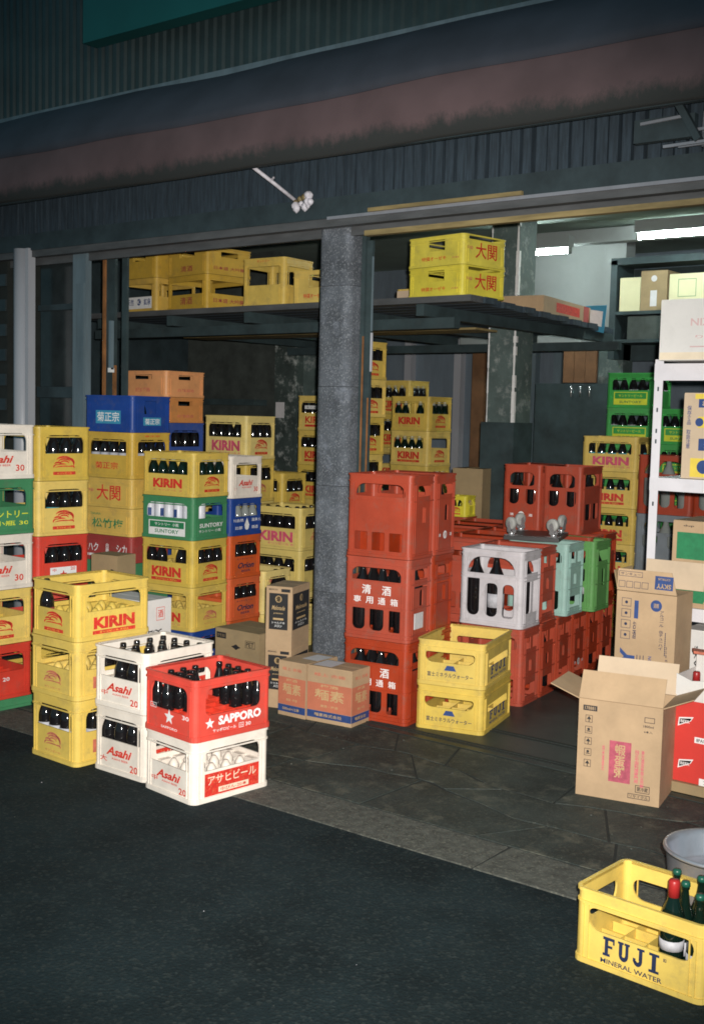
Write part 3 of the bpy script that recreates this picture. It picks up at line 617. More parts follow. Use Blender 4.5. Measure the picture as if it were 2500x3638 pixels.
    p = thing('rusty_door_frame', 'rusty orange door frame post at the left bay edge', 'frame', (-6.34, 5.35, 0))
    m = MB(); m.box(-.012, .010, -.02, .0, 0, 2.7, RUST); m.box(.095, .115, -.02, .0, 0, 1.95, RUST); m.obj('flange', p); m = MB(); m.box(.0101, .095, -.005, .02, 0, 2.7, BLKW); m.obj('web', p)
    m = MB(); m.box(.14, .19, .02, .04, 0, 2.7, BLKW); m.box(.30, .315, .3, .32, 0, 1.9, RUST); m.box(.10, .125, -.06, -.035, 1.92, 2.25, GREYP); m.box(.10, .125, -.065, -.03, 1.90, 1.93, PW); m.obj('jamb', p)
    p = thing('black_door_frame', 'black steel door frame post right of the concrete column', 'frame', (-4.075, 5.34, 0))
    m = MB(); m.box(-.03, .0, -.02, .02, 0, 2.7, BLKW); m.box(.0, .035, .0, .02, 0, 2.64, BLKW); m.obj('web', p); m = MB(); m.box(-.004, .006, -.026, -.0205, 0, 2.1, RUST); m.box(.026, .034, -.008, -.001, 0, 1.75, RUST); m.obj('flange', p)
    m = MB(); m.box(.0355, .044, .0, .012, 1.9, 2.12, PIPE); m.box(.0355, .040, .0, .012, 2.13, 2.55, GREYP); m.obj('edge_strip', p)
build_facade()

def build_interior():
    m = MB(); m.box(-12, 2, 11, 11.2, 0, 3.6, BACK); struct(m, 'back_wall')
    m = MB(); m.box(-9.6, -9.4, 5.6, 11, 0, 3.6, DK); struct(m, 'left_wall')
    m = MB(); m.box(.3, .5, 5.6, 11, 0, 3.6, CONW); struct(m, 'right_wall')
    m = MB(); m.box(-9.4, .3, 5.6, 11, 3.32, 3.45, CEIL); struct(m, 'ceiling')
    for i, x in enumerate((-7.75, -7.08, -6.15, -5.85)):
        o = None; m = MB(); m.box(x, x+.09, 10.9, 10.998, 0, 3.3, PIPE if i in (0, 1) else GREYP); o = m.obj('wall_batten'); tag(o, ['pale batten above the far yellow stacks', 'pale batten left of the brown strip on back wall', 'grey batten just right of the brown strip', 'grey batten farther right of the brown strip, behind pillar'][i], 'batten')
    m = MB(); m.box(-6.40, -6.26, 10.2, 10.3, 0, 3.0, BRB); tag(m.obj('brown_strip'), 'narrow brown wooden upright behind the stacked yellow crates', 'post')
    # dark partition closing the left bay
    m = MB(); m.box(-9.3, -8.02, 9.0, 9.1, 0, 3.3, DKB); tag(m.obj('partition'), 'dark brown partition deep inside the left bay', 'partition')
    m = MB(); m.box(-9.2, -8.04, 8.7, 8.9, 1.72, 1.78, BLKW); tag(m.obj('dark_ledge'), 'dark ledge across the partition behind the orange crates', 'ledge')
    p = thing('mottled_pillar', 'pillar with flaking white paint behind the yellow crates left of column', 'pillar', (-7.87, 9.08, 0))
    m = MB(); m.box(-.14, .14, -.1, .1, 0, 2.42, PILW); m.obj('shaft', p); m = MB(); m.box(.14, .5, .02, .1, 0, 2.42, PILL); m.obj('side_wing', p)
    m = MB(); m.box(-.11, .0, -.112, -.101, 1.60, 1.76, PAPER); m.obj('pasted_paper', p)
    p = thing('chipped_pillar', 'dark pillar with chipped pale edges and a black painted base', 'pillar', (-4.75, 8.13, 0))
    m = MB(); m.box(-.125, .125, -.13, .13, 1.62, 3.3, PILL); m.obj('shaft', p)
    m = MB(); m.box(-.16, .14, -.15, .15, 0, 1.62, BLKW); m.obj('painted_base', p)
    m = MB(); rr = random.Random(5); z = 1.62
    for x in (.112, -.122):
        z = 1.62
        while z < 3.3:
            l = rr.uniform(.03, .10); q = rr.uniform(.004, .013) if x > 0 else rr.uniform(.001, .005); m.box(x-q, x+q+.004, -.134, -.1305+.02, z, z+l, PW); z += l
    m.obj('chipped_edge', p)
    p = thing('pale_pillar', 'pale green pillar at the right behind the green crates', 'pillar', (-4.68, 9.9, 0))
    m = MB(); m.box(-.12, .12, -.1, .1, 0, 2.4, PILL); m.box(-.10, .10, -.09, .1, 2.44, 3.3, CONW); m.obj('shaft', p); m = MB(); m.box(-.125, .125, -.11, .1, 2.40, 2.44, DK); m.obj('cable_band', p)
    m = MB(); m.box(-6.4, -4.82, 9.95, 10.05, 2.3, 3.3, CONW); tag(m.obj('upper_wall_panel'), 'pale wall panel lit by the fluorescent lamps', 'wall')
    m = MB(); m.box(-6.6, .2, 9.3, 9.42, 3.18, 3.3, CONW); tag(m.obj('ceiling_beam'), 'pale beam below the ceiling beside the lamps', 'beam')
    bo = thing('brown_board', 'brown wooden board hanging above three bright handles', 'board', (-5.05, 9.6, 1.99)); m = MB()
    for i in range(3): m = MB(); m.box(.11*i, .11*i+.106, 0, .03, 0, .36, BRB); m.obj('plank', bo)
    bo = thing('black_cabinet', 'black cabinet with three bright upright handles at the back', 'cabinet', (-5.3, 9.55, 0)); m = MB(); m.box(0, .72, 0, .3, 0, 1.98, BLKW); m.obj('case', bo)
    for i, x in enumerate((.375, .465, .555)): m = MB(); m.tube([(x, -.02, 1.86), (x, -.02, 1.955)], .007, (STEEL if i == 1 else CHROME), 8); m.obj('handle', bo)
    # lamps
    for i, (x, y, z) in enumerate(((-5.27, 9.2, 3.11), (-4.05, 8.9, 3.13))):
        LN = (.44, .58)[i]
        l = thing('fluorescent_lamp', ['lit fluorescent lamp above the pale wall panel', 'lit fluorescent lamp at the right edge of the ceiling'][i], 'lamp', (x, y, z), 0, 'ceiling fluorescent lamps')
        m = MB(); m.tube([(0, 0, 0), (LN, 0, 0)], .016, TUBE, 12); m.obj('tube', l); m = MB(); m.box(-.02, LN+.02, -.05, .05, .032, .13, CONW); m.box(-.02, 0, -.02, .02, -.02, .032, CONW); m.box(LN, LN+.02, -.02, .02, -.02, .032, CONW); m.obj('housing', l)
    # loft
    lo = thing('storage_loft', 'dark plank storage loft carrying yellow crates across both bays', 'loft', (0, 0, 0))
    y = 6.12; i = 0; mw = {}
    while y < 8.9:
        xr = -3.87-(y-6.12)*.14+(0, .03, -.02, .015)[i % 4]; m = MB(); m.box(-7.6, xr, y, y+.145, 2.365, 2.405, SLAT if i else LINT); m.obj('plank', lo); y += .165; i += 1
    for x in (-7.4, -6.6, -5.8, -5.0, -4.3): m = MB(); m.box(x, x+.06, 6.16, 8.9, 2.29, 2.364, BLKW); m.obj('joist', lo)
    for yy in (6.3, 8.7): m = MB(); m.box(-7.6, -4.1, yy, yy+.07, 2.22, 2.289, BLKW); m.obj('beam', lo)
    m = MB(); m.box(-7.5, -4.5, 7.2, 7.5, 2.285, 2.300, BRASS); m.obj('underside_board', lo)
    # box shelf upper right
    sh = thing('wall_shelf', 'black wall shelf with cartons high at the upper right', 'shelf', (-4.62, 9.6, 0))
    m = MB(); m.box(0, .06, 0, .35, 2.2, 3.06, BLKW); m.box(0, 2.2, 0, .3, 3.02, 3.08, BLKW); m.obj('frame', sh)
    for z in (2.585, 2.34): m = MB(); m.box(.06, 2.2, 0, .35, z, z+.03, BLKW); m.obj('shelf_board', sh)
    m = MB(); m.box(.06, 2.2, .36, .40, 2.2, 3.02, BLKW); m.obj('back_panel', sh)
build_interior()

# ================================================================ CRATES
DB = 'dark brown beer bottle '
# S1 front right of the roadside group
stack((-3.414, 3.366), -6.7, [
 dict(h=.268, m=CR, w=(.346, .417), decf='as', decr='al', cells=(4, 5), label='cream beer crate under the red star crate, empty, nearest the road', jit=0),
 dict(h=.266, m=RD, s='cut', w=(.352, .425), decf='ss', decr='sl', cells=(5, 6), off=(.004, -.004), jit=.3, label='bright red crate with white star, half full, on top of a cream crate',
      fill=B('Sb', DB+'in the bright red white star crate', d=6, keep=lambda i, j: (i == 0 and j < 4) or (i == 1 and j < 3) or (i, j) in ((0, 5), (2, 5), (1, 5), (3, 5), (3, 4), (2, 4), (2, 1), (4, 5))))])
stack((-3.788, 3.435), -.7, [
 dict(h=.304, m=CR, decf='as2', decr='al', cells=(4, 5), label='lower cream beer crate of the middle roadside stack', jit=0, fill=B('Lb', DB+'in the lower cream crate, middle roadside stack', d=2, n='some', keep=lambda i, j: j == 0 and i < 3 or j == 1)),
 dict(h=.278, m=CR, decf='as', decr='al', cells=(4, 5), label='upper cream beer crate full of upright bottles, middle roadside stack', jit=.5, fill=B('Mb', DB+'standing in the upper cream roadside crate', d=5, n='some', z=-.008, poke=1, keep=lambda i, j: j != 0 or i in (1, 2)))], w=(.35, .425))
stack((-4.187, 3.374), -2.3, [
 dict(h=.309, m=YE, decf='ks2', decr='klf', cells=(4, 5), label='bottom yellow crate of the left roadside stack, with blue labelled bottles', jit=0, fill=B('Lb', 'dark bottle with blue label in the bottom yellow roadside crate', d=1, lab=LBL)),
 dict(h=.275, m=YE, decf='ks2', decr='klf', cells=(4, 5), label='middle yellow crate of the left roadside stack', jit=.8, fill=B('Mb', DB+'in the middle yellow roadside crate', d=1, n='some', keep=lambda i, j: j in (2, 3) and i == 3)),
 dict(h=.265, m=YE, decf='ks', decr='kl', cells=(4, 5), label='top yellow crate of the left roadside stack, holding one bottle', jit=-.5, fill=B('Mb', 'single brown bottle in the top yellow roadside crate', d=1, n='some', lab=PDR, keep=lambda i, j: (i, j) == (0, 0)))], w=(.351, .426))
# S4
L4 = lambda s: s+' of the tall stack between the roadside crates and the column'
stack((-5.147, 5.043), 5.5, [
 dict(h=.277, m=BL, label='blue crate at the foot of the tall mixed stack', fill=B('Mb', DB+'in the blue crate at the stack foot', d=1)),
 dict(h=.278, m=YE, decf='kl2', decr='ks2', label='yellow empty crate second from the bottom of the tall mixed stack'),
 dict(h=.294, m=YE, decf='kl', decr='ks', label='yellow crate with bottles just below the green one, tall mixed stack', fill=B('Lb', DB+'in the yellow crate under the green one', d=1, n='some', cap=FOIL, pc=.5, keep=lambda i, j: (i, j) in ((0, 0), (1, 0), (3, 0), (4, 0), (4, 1), (4, 2), (4, 3)))),
 dict(h=.269, m=GN, decf='gl', decr='gs', label='dark green crate of white cans in the tall mixed stack'),
 dict(h=.274, m=YE, decf='kl2', decr='ks', label='topmost yellow crate on the dark green crate, foil topped bottles', fill=B('Mg', 'green bottle with foil neck in the topmost yellow crate', d=1, z=.008, cap=FOIL))])
cy, sy = math.cos(math.radians(5.5)), math.sin(math.radians(5.5))
for i in range(7):
    u, v = (-.395+.077*i, .05) if i < 5 else (-.05, .05)
    if i == 5: continue
    if i == 6: u, v = -.045, .12
    o = thing('drink_can', 'white can with blue print, '+('first', 'second', 'third', 'fourth', 'fifth', '', 'corner')[i]+' along the dark green crate', 'can', (-5.147+cy*u-sy*v, 5.043+sy*u+cy*v, .849+.055), random.random()*6, 'white cans in the dark green crate')
    m = MB(); m.lathe([(.028, 0), (.033, .006), (.033, .165), (.026, .178)], CAN, 16); m.obj('can_body', o); m = MB(); m.box(-.012, .012, -.0345, -.033, .08, .13, PB); m.obj('print', o)
stack((-5.185, 5.41), 3.0, [
 dict(h=.294, m=OO, s='blank', label='hidden orange crate at the foot behind the tall mixed stack'),
 dict(h=.278, m=OO, decr='or', label='lower orange red crate with dark blue script', fill=B('Lb', DB+'lying low in the lower orange red crate', d=1, keep=lambda i, j: i == 4)),
 dict(h=.278, m=OO, decr='or', label='upper orange red crate with dark blue script', fill=B('Lb', DB+'in the upper orange red crate', d=1, keep=lambda i, j: i == 4)),
 dict(h=.244, m=BL, decr='bl', label='blue crate with a white water drop emblem above the orange red ones', fill=B('Mc', 'clear bottle in the blue water drop crate', d=1, keep=lambda i, j: i == 4)),
 dict(h=.272, m=CR, decr='as3', label='cream crate on top of the blue water drop crate', fill=B('Lb', DB+'in the cream crate above the blue one', d=1, keep=lambda i, j: (i, j) == (4, 0)))], w=(.395, .325))
# left edge stacks A (nearest) and B
stack((-5.33, 3.57), -2, [
 dict(h=.06, m=GN, s='blank', w=(.42, .48), off=(.03, -.03), label='low green tray under the far left stack', name='green_tray'),
 dict(h=.30, m=RD, decr='r20', off=(.03, -.04), label='red crate at the bottom of the far left stack', fill=B('Lb', DB+'in the bottom red crate, far left', d=1, keep=lambda i, j: i == 3)),
 dict(h=.30, m=YE, decr='ks', off=(.022, -.03), label='yellow crate above the red one in the far left stack', fill=B('Mb', DB+'with foil in the far left yellow crate', d=1, z=.02, cap=FOIL, keep=lambda i, j: i == 3)),
 dict(h=.30, m=CR, decr='as3', off=(.015, -.02), label='lower cream crate of the far left stack', fill=B('Lb', DB+'in the lower cream crate, far left', d=1, z=.01, keep=lambda i, j: i == 3)),
 dict(h=.30, m=GN, decr='gy', off=(.006, -.01), label='green crate with yellow lettering in the far left stack', fill=B('Lb', DB+'in the far left green crate', d=1, z=.01, lab=LBL, pl=.3, keep=lambda i, j: i == 3)),
 dict(h=.295, m=CR, decr='as3', label='top cream crate of the far left stack', fill=B('Lb', DB+'with pale label in the top cream crate, far left', d=1, z=.02, lab=LBL, pl=.5, keep=lambda i, j: i == 3))], w=(.35, .425))
stack((-5.345, 4.03), -4, [
 dict(h=.31, m=YE, decr='ks', off=(.02, -.03), label='yellow crate at the bottom of the second stack from the left'),
 dict(h=.31, m=RD, decr='r20', off=(.016, -.02), label='plain red crate in the second stack from the left', fill=B('Lb', DB+'in the plain red crate behind the yellow', d=1, keep=lambda i, j: i == 4)),
 dict(h=.31, m=RD, decr='sr', off=(.01, -.012), label='red crate with a white star label, second stack from left', fill=B('Lb', DB+'in the red crate with white star label', d=1, z=.01, keep=lambda i, j: i == 4)),
 dict(h=.31, m=YE, decr='ks', off=(.004, -.005), label='second yellow crate from the top, second stack from left', fill=B('Lb', DB+'in the second highest yellow crate, left', d=1, z=.01, lab=LBT, pl=.4, keep=lambda i, j: i == 4)),
 dict(h=.305, m=YE, decr='ks', label='top yellow crate of the second stack from left', fill=B('Lb', DB+'with teal label in the top yellow left crate', d=1, z=.015, lab=LBT, pl=.6, keep=lambda i, j: i == 4))])
# S6 mixed sake stack
stack((-5.605, 4.949), 4.8, [
 dict(h=.67, m=GN, s='blank', label='plain dark green crate at the foot of the low sake crate stack'),
 dict(h=.17, m=MR, s='blank', decf='hk', label='maroon crate with white lettering above the plain green crate', name='sake_crate'),
 dict(h=.18, m=YO, s='blank', decf='sc', label='ochre crate with green lettering', name='sake_crate'),
 dict(h=.19, m=YO, s='blank', decf='oz', label='ochre crate with two big red brush characters, left bay', name='sake_crate'),
 dict(h=.295, m=YO, decf='kmr', decr='kmt', label='ochre crate with white labelled bottles under the blue crate', name='sake_crate', fill=B('Sb', 'small bottle with white label in the ochre crate', d=1, z=.05, lab=LBL)),
 dict(h=.235, m=BL, s='slot', decf='km', decr='km2', label='glossy blue crate with pale blue label plates, left bay', name='sake_crate', fill=B('Sg', 'green bottle in the glossy blue crate', d=1, keep=lambda i, j: (i, j) == (4, 1)))], w=(.42, .36))
stack((-6.02, 5.62), 1.6, [
 dict(h=.45, m=BL, s='blank', label='plain blue crate low behind the low sake crates'),
 dict(h=.49, m=BL, s='blank', label='second plain blue crate behind the low sake crates'),
 dict(h=.285, m=BL, s='blank', label='third plain blue crate behind the low sake crates'),
 dict(h=.34, m=BL, decr='tk', label='blue crate with white characters under the orange crates', fill=B('Lb', DB+'in the blue crate under orange crates', d=1, z=.03, keep=lambda i, j: i == 4)),
 dict(h=.18, m=OR, s='low', decf='og', decr='og2', label='lower of the two pale orange crates', name='sake_crate'),
 dict(h=.183, m=OR, s='low', decf='og', decr='og2', label='upper of the two pale orange crates, under the loft', name='sake_crate')], w=(.455, .39))
far = dict(far=True)
stack((-5.987, 6.407), 2.2, [
 dict(h=.33, m=YP, decf='klf', label='bottom yellow crate of the stack behind the orange crates'),
 dict(h=.322, m=YP, decf='klf', label='second lowest yellow crate of the stack behind the orange crates'),
 dict(h=.32, m=YP, decf='klf', label='middle yellow crate of the stack behind the orange crates'),
 dict(h=.325, m=YE, decf='kl3', decr='ks2', label='second highest yellow crate of the stack behind the orange crates', fill=B('Lb', d=1, far=True, cap=None)),
 dict(h=.327, m=YP, decf='kl3', decr='ks', label='top yellow crate of the stack right of the orange crates', fill=B('Lb', d=1, far=True, z=.02))])
stack((-6.0, 6.84), 0, [
 dict(h=.295, m=YP, label='bottom crate of the low yellow stack at the back'), dict(h=.295, m=YP, label='second crate of the low yellow stack at the back'),
 dict(h=.295, m=YP, decr='ks', label='third crate of the low yellow stack at the back', fill=B('Mb', d=1, far=True)), dict(h=.295, m=YE, decr='ks', label='top crate of the low yellow stack at the back', fill=B('Mb', d=1, far=True))], w=(.36, .30))
stack((-5.25, 6.19), 4.3, [
 dict(h=.114, m=YP, s='blank', label='hidden yellow crate at the foot of the stack beside the column'),
 dict(h=.273, m=YP, decf='klf', label='lower pale yellow crate of the stack beside the column'),
 dict(h=.30, m=YP, decf='klf', label='middle pale yellow crate of the stack beside the column', fill=B('Lb', DB+'in the middle pale yellow crate beside the column', d=1, z=.0)),
 dict(h=.303, m=YP, decf='kl3', decr='ks2', label='top pale yellow crate beside the column, bottles poking above its rim', fill=B('Lb', DB+'poking above the pale yellow crate', d=2, z=-.004, poke=1))], w=(.455, .375))
stack((-5.21, 5.77), 3, [
 dict(h=.2935, m=YP, label='lower pale yellow crate behind the dark labelled cartons'),
 dict(h=.2935, m=YP, decr='ks', label='upper pale yellow crate behind the dark labelled cartons', fill=B('Lb', DB+'in the pale crate behind the cartons', d=1, keep=lambda i, j: (i, j) in ((4, 2), (4, 3), (3, 0))))], w=(.40, .30))
N5 = ['bottom', 'second', 'third', 'fourth', 'fifth', 'top']
stack((-6.27, 7.81), -.7, [dict(h=.3015, m=YE, decf=['kl', 'kl', 'kl', 'kl', 'kl', 'kb'][i], label=N5[i]+' yellow crate of the far stack left of the column', fill=B('Lb', d=1, far=True)) for i in range(6)])
N8 = ['bottom', 'second', 'third', 'fourth', 'fifth', 'sixth', 'seventh', 'top']
stack((-5.11, 6.60), -1, [dict(h=.273, m=YE, cells=(2, 4), decr='ks', jit=random.uniform(-1.5, 1.5), label=N8[i]+' crate of the tall yellow tower right of the column', fill=B('Lb', d=1, far=True, lab=LBT, pl=.3, keep=lambda i, j: i == 1)) for i in range(8)], w=(.20, .36))
stack((-5.72, 8.43), -2.4, [dict(h=.3045, m=YE, decf=['kl', 'kl', 'kl', 'kl', 'kl', 'kl2'][i], decr='ks', label=N5[i]+' yellow crate of the far stack right of the tower', fill=B('Mg', d=1, far=True, cap=FOIL, keep=(lambda i, j: j == 0 and i < 4) if i == 4 else (lambda i, j: i != 2)) if i > 2 else None) for i in range(6)])
stack((-6.6, 9.39), 0, [dict(h=.3335, m=YE, decf='kl', label=N5[i]+' yellow crate of the rearmost stack', fill=B('Mb', d=1, far=True, cap=FOIL, z=.03) if i > 3 else None) for i in range(6)])
# S16 front sake tower and its twin behind
SN = ['bottom', 'middle', 'top']
for b in range(2):
    f = Vector((-3.481, 4.996, 0))+Vector((-math.sin(math.radians(6.8)), math.cos(math.radians(6.8)), 0))*.267*b
    stack((f.x, f.y), 6.8, [dict(h=.447, m=SR, s='sake' if i < 2 else 'sake0', decf='sk' if b == 0 and i < 2 else None, decr='mk' if b == 1 and i == 2 else None, cells=(3, 2), name='sake_crate', jit=(0, .5, -.4)[i],
        label=SN[i]+(' red sake crate of the front tower beside the column' if b == 0 else ' red sake crate of the tower just behind the front one'),
        fill=B('Kb', f'large dark sake bottle in the {SN[i]} crate of the front red tower', d=2, z=0) if b == 0 and i < 2 else (B('Kb', 'large sake bottle with yellow light label in the rear tower', d=1, keep=lambda i, j: i == 2 and j == 1) if i == 2 and b == 1 else None)) for i in range(3)], w=(.396, .262))
# row of sake crates running back into the shop
ry = math.radians(7); DR = Vector((-math.sin(ry), math.cos(ry), 0)); DL = Vector((-math.cos(ry), -math.sin(ry), 0)); F0 = Vector((-3.24, 5.80, 0))
NR = ['first', 'second', 'third', 'fourth', 'fifth', 'sixth']
for i in range(6):
    f = F0+DR*.27*i
    stack((f.x, f.y), 7, [dict(h=.447, m=SR, s='rib', cells=(3, 2), name='sake_crate', decr='mk' if i == 3 else None, label=NR[i]+' red crate from the front in the floor row', fill=B('Kb', NR[i]+' row large sake bottle in the red floor crates', d=1, keep=lambda i, j: i == 2 and j == 1) if i in (1, 4, 5) else None)], w=(.396, .262))
stack((-3.255, 5.80), 5, [dict(h=.447, m=WH, s='arch', cells=(3, 2), name='sake_crate', jit=0, label='dirty white sake crate with an arched opening on the red row',
    fill=B('Kb', 'large dark sake bottle in the dirty white crate', d=2, lab=LBL, pl=.6, keep=lambda i, j: i < 2 and j == 0 or (i, j) == (2, 1)))], z0=.447, w=(.40, .262))
f = F0+DR*.275+DL*.02; stack((f.x, f.y), 7, [dict(h=.447, m=SR, s='rib', cells=(3, 2), name='sake_crate', label='red sake crate between the white and the aqua crates')], z0=.447, w=(.40, .27))
f = F0+DR*.60; stack((f.x+.03, f.y), 5, [dict(h=.447, m=AQ, s='rib', cells=(3, 2), name='sake_crate', label='pale aqua sake crate between red and green crates', fill=B('Kg', 'green sake bottle in the pale aqua crate', d=1, keep=lambda i, j: i == 2 and j == 0))], z0=.447, w=(.40, .27))
stack((-3.24, 6.68), 4, [dict(h=.447, m=LG, s='grn', cells=(3, 2), name='sake_crate', jit=0, label='bright green sake crate on the red row', fill=B('Kb', 'dark sake bottle with pale label in the bright green crate', d=1, lab=LBL, pl=.6))], z0=.447, w=(.40, .27))
for i in (4, 5):
    f = F0+DR*(.27*i+.02)
    stack((f.x, f.y), 7, [dict(h=.447, m=SR, s='rib', cells=(3, 2), name='sake_crate', label='red crate under the raised red pair, '+('front' if i == 4 else 'rear')+' one')], z0=.447, w=(.40, .262))
for i, x in enumerate((-3.471, -3.755)):
    stack((x, 6.92-.03*i), 6, [dict(h=.447, m=SR, s='twin', cells=(2, 3), name='sake_crate', decf='mk' if i else None, jit=0, label=('right' if i == 0 else 'left')+' crate of the raised red pair near the far pillar',
       fill=B('Kb', 'large dark bottle in the '+('right' if i == 0 else 'left')+' raised red crate', d=1))], z0=.90, w=(.272, .396))
# block of red crates behind
for j in (1, 2):
    for i in range(1, 7):
        f = F0+DR*.27*i+DL*.405*j
        if i == 6 and j == 1: continue
        for lv in ((0, 1) if (j == 1 and i < 3) or j == 2 and i < 2 else (0, 1)):
            crate((f.x, f.y), 7+random.uniform(-.6, .6), (.396, .262), .447, .447*lv, 'rib' if lv == 0 else 'sake0', SR, ('lower' if lv == 0 else 'upper')+' red sake crate, '+NR[i-1]+' from the front in the '+('right' if j == 1 else 'left')+' column of the rear block', cells=(3, 2), name='sake_crate', group='red crates in the block behind the white crate')
for i in range(2):
    stack((-4.70-.405*i*0, 7.50+.27*i*0), 7, []) if False else None
o = thing('carton', 'brown carton behind the small yellow crate near the dark pillar', 'carton', (-4.98, 7.80, 0), math.radians(7))
m = MB(); m.box(-.06, .20, -.0, .30, 0, 1.25, CBD); m.obj('box', o); m = MB(); m.box(.065, .075, .0, .30, 1.25, 1.253, PTN); m.obj('tape', o)
stack((-4.72, 7.50), 6, [dict(h=.447, m=SR, s='blank', w=(.3, .2), name='sake_crate', label='lower red crate under the small yellow crate'), dict(h=.447, m=SR, s='blank', w=(.3, .2), name='sake_crate', label='upper red crate under the small yellow crate'),
   dict(h=.16, m=LY, w=(.17, .17), cells=(3, 3), decf='ks', label='tiny lemon yellow crate in front of the brown carton', bump=False)], w=(.3, .2))
for i in range(3):
    o = link('small_bottle', bottle_me('Sg')); o.location = (-4.845+.045*i, 7.53+.005*i, .915); o.scale = (.55, .55, .55); tag(o, ('left', 'middle', 'right')[i]+' small green bottle in the tiny lemon yellow crate', 'bottle', 'small green bottles in the tiny crate')
# FUJI crates
stack((-3.082, 5.124), 13.4, [
 dict(h=.24, m=YE, s='pill', w=(.371, .50), decf='fj', decr='fs', cells=(4, 5), jit=0, label='lower yellow mineral water crate right of the red tower', bump=False),
 dict(h=.243, m=YE, s='pill', w=(.371, .50), decf='fj', decr='fs', cells=(4, 5), jit=.6, label='upper yellow mineral water crate right of the red tower', bump=False)])
crate((-1.134, 3.142), -3.9, (.419, .304), .235, 0, 'pill2', YE, 'yellow mineral water crate at the bottom right edge holding green bottles', decf='ff', cells=(5, 4), bump=False)
NBL = ['green capped bottle left of the red topped one', 'taller dark bottle with a red top and white label', 'green capped bottle right behind the red topped one', 'green capped bottle nearest the right frame edge', 'green capped bottle at the back right of the crate', 'dark green bottle at the right end of the bottom right crate', 'dark green bottle in the back right corner of the near crate']
for i, (x, y, cp, kk) in enumerate(((-1.318, 3.375, CAPG, 'Fg'), (-1.270, 3.235, CAPR, 'Lg'), (-1.240, 3.37, CAPG, 'Fg'), (-1.190, 3.235, CAPG, 'Fg'), (-1.168, 3.37, CAPG, 'Fg'), (-1.262, 3.302, CAPG, 'Fg'), (-1.185, 3.302, CAPG, 'Fg'))):
    bottle((x, y, .02), kk, NBL[i], 'bottles in the yellow crate at bottom right', cap=cp, lab=LBL if i in (1, 3, 5) else None)
# right rear towers
stack((-3.671, 8.213), 7.5, [dict(h=[.221, .222, .275, .275, .276, .267][i], m=YE, decf=['klf', 'kl', 'kl', 'kl', 'kl', 'kl3'][i], decr='ks2', label=N5[i]+' yellow crate of the stack below the green crates', fill=B('Sb', d=1, far=True, lab=LBT, pl=.6, z=.012) if i > 1 else None) for i in range(6)], w=(.43, .35))
stack((-3.951, 9.122), .1, [dict(h=.294, m=BG, decf='gg', label=(N5+['topmost'])[i]+' bright green crate of the left green tower', fill=B('Lb', d=1, far=True, lab=LBL, pl=.2) if i > 4 else None) for i in range(7)])
stack((-3.50, 9.14), .5, [dict(h=.294, m=BG, decf='gg', label=(N5+['topmost'])[i]+' bright green crate of the right green tower', fill=B('Lb', d=1, far=True, lab=LBL, pl=.2) if i > 3 else None) for i in range(6)])
for i in range(2):
    stack((-3.087+.41*i, 7.83), 2, [
     dict(h=.18, m=SR, s='blank', name='sake_crate', label=('left' if i == 0 else 'right')+' low red crate at the foot behind the white shelf'),
     dict(h=.41, m=GC, s='twin', name='sake_crate', cells=(3, 2), label=('left' if i == 0 else 'right')+' lower grey crate of large bottles behind the white shelf', fill=B('Kc', d=1, far=True)),
     dict(h=.41, m=GC, s='twin', name='sake_crate', cells=(3, 2), label=('left' if i == 0 else 'right')+' upper grey crate of large bottles behind the white shelf', fill=B('Kc', d=1, far=True)),
     dict(h=.42, m=SR, s='arch', name='sake_crate', cells=(3, 2), label=('left' if i == 0 else 'right')+' dark red crate on the grey crates behind the white shelf', fill=B('Kc', d=1, far=True))], w=(.40, .27))
# loft crates
stack((-3.95, 6.15), -9.5, [dict(h=.19, m=LY, s='tophole', w=(.475, .408), decf='ozs', decr='oz', name='sake_crate', jit=0, label='lower lemon crate with red brush characters on the loft corner'),
 dict(h=.19, m=LY, s='tophole', w=(.475, .408), decf='ozs', decr='oz', name='sake_crate', jit=.4, label='upper lemon crate with red brush characters on the loft corner')], z0=2.408)
stack((-5.50, 6.25), 3.2, [dict(h=.345, m=YE, s='loft', w=(.39, .34), decf='lt', label='tall yellow open crate on the loft left of the column')], z0=2.408)
stack((-5.06, 6.30), 3.2, [dict(h=.24, m=YE, s='tophole', w=(.39, .38), decf='ozs', label='yellow crate on the loft half hidden by the column', name='sake_crate')], z0=2.408)
stack((-6.16, 6.14), -8, [dict(h=.25, m=YO, s='loft', w=(.50, .415), decf='ld', decr='lr', label='lower dull yellow crate on the loft, middle of the left bay'), dict(h=.2, m=YO, s='low', w=(.50, .415), decf='ld', decr='lr', label='upper dull yellow crate on the loft, middle of the left bay')], z0=2.408)
stack((-6.70, 6.14), -4, [dict(h=.25, m=YO, s='loft', w=(.42, .4), decf='kp', label='yellow crate with a blue and white label, leftmost on the loft'), dict(h=.2, m=YO, s='low', w=(.42, .4), label='upper dull crate at the left end of the loft')], z0=2.408)
stack((-4.72, 6.95), 2, [dict(h=.16, m=YE, s='blank', w=(.3, .3), label='low yellow crate on the loft right of the column')], z0=2.408)
FB = FARB.obj('bottles_in_rear_crates'); FB['kind'] = 'stuff'

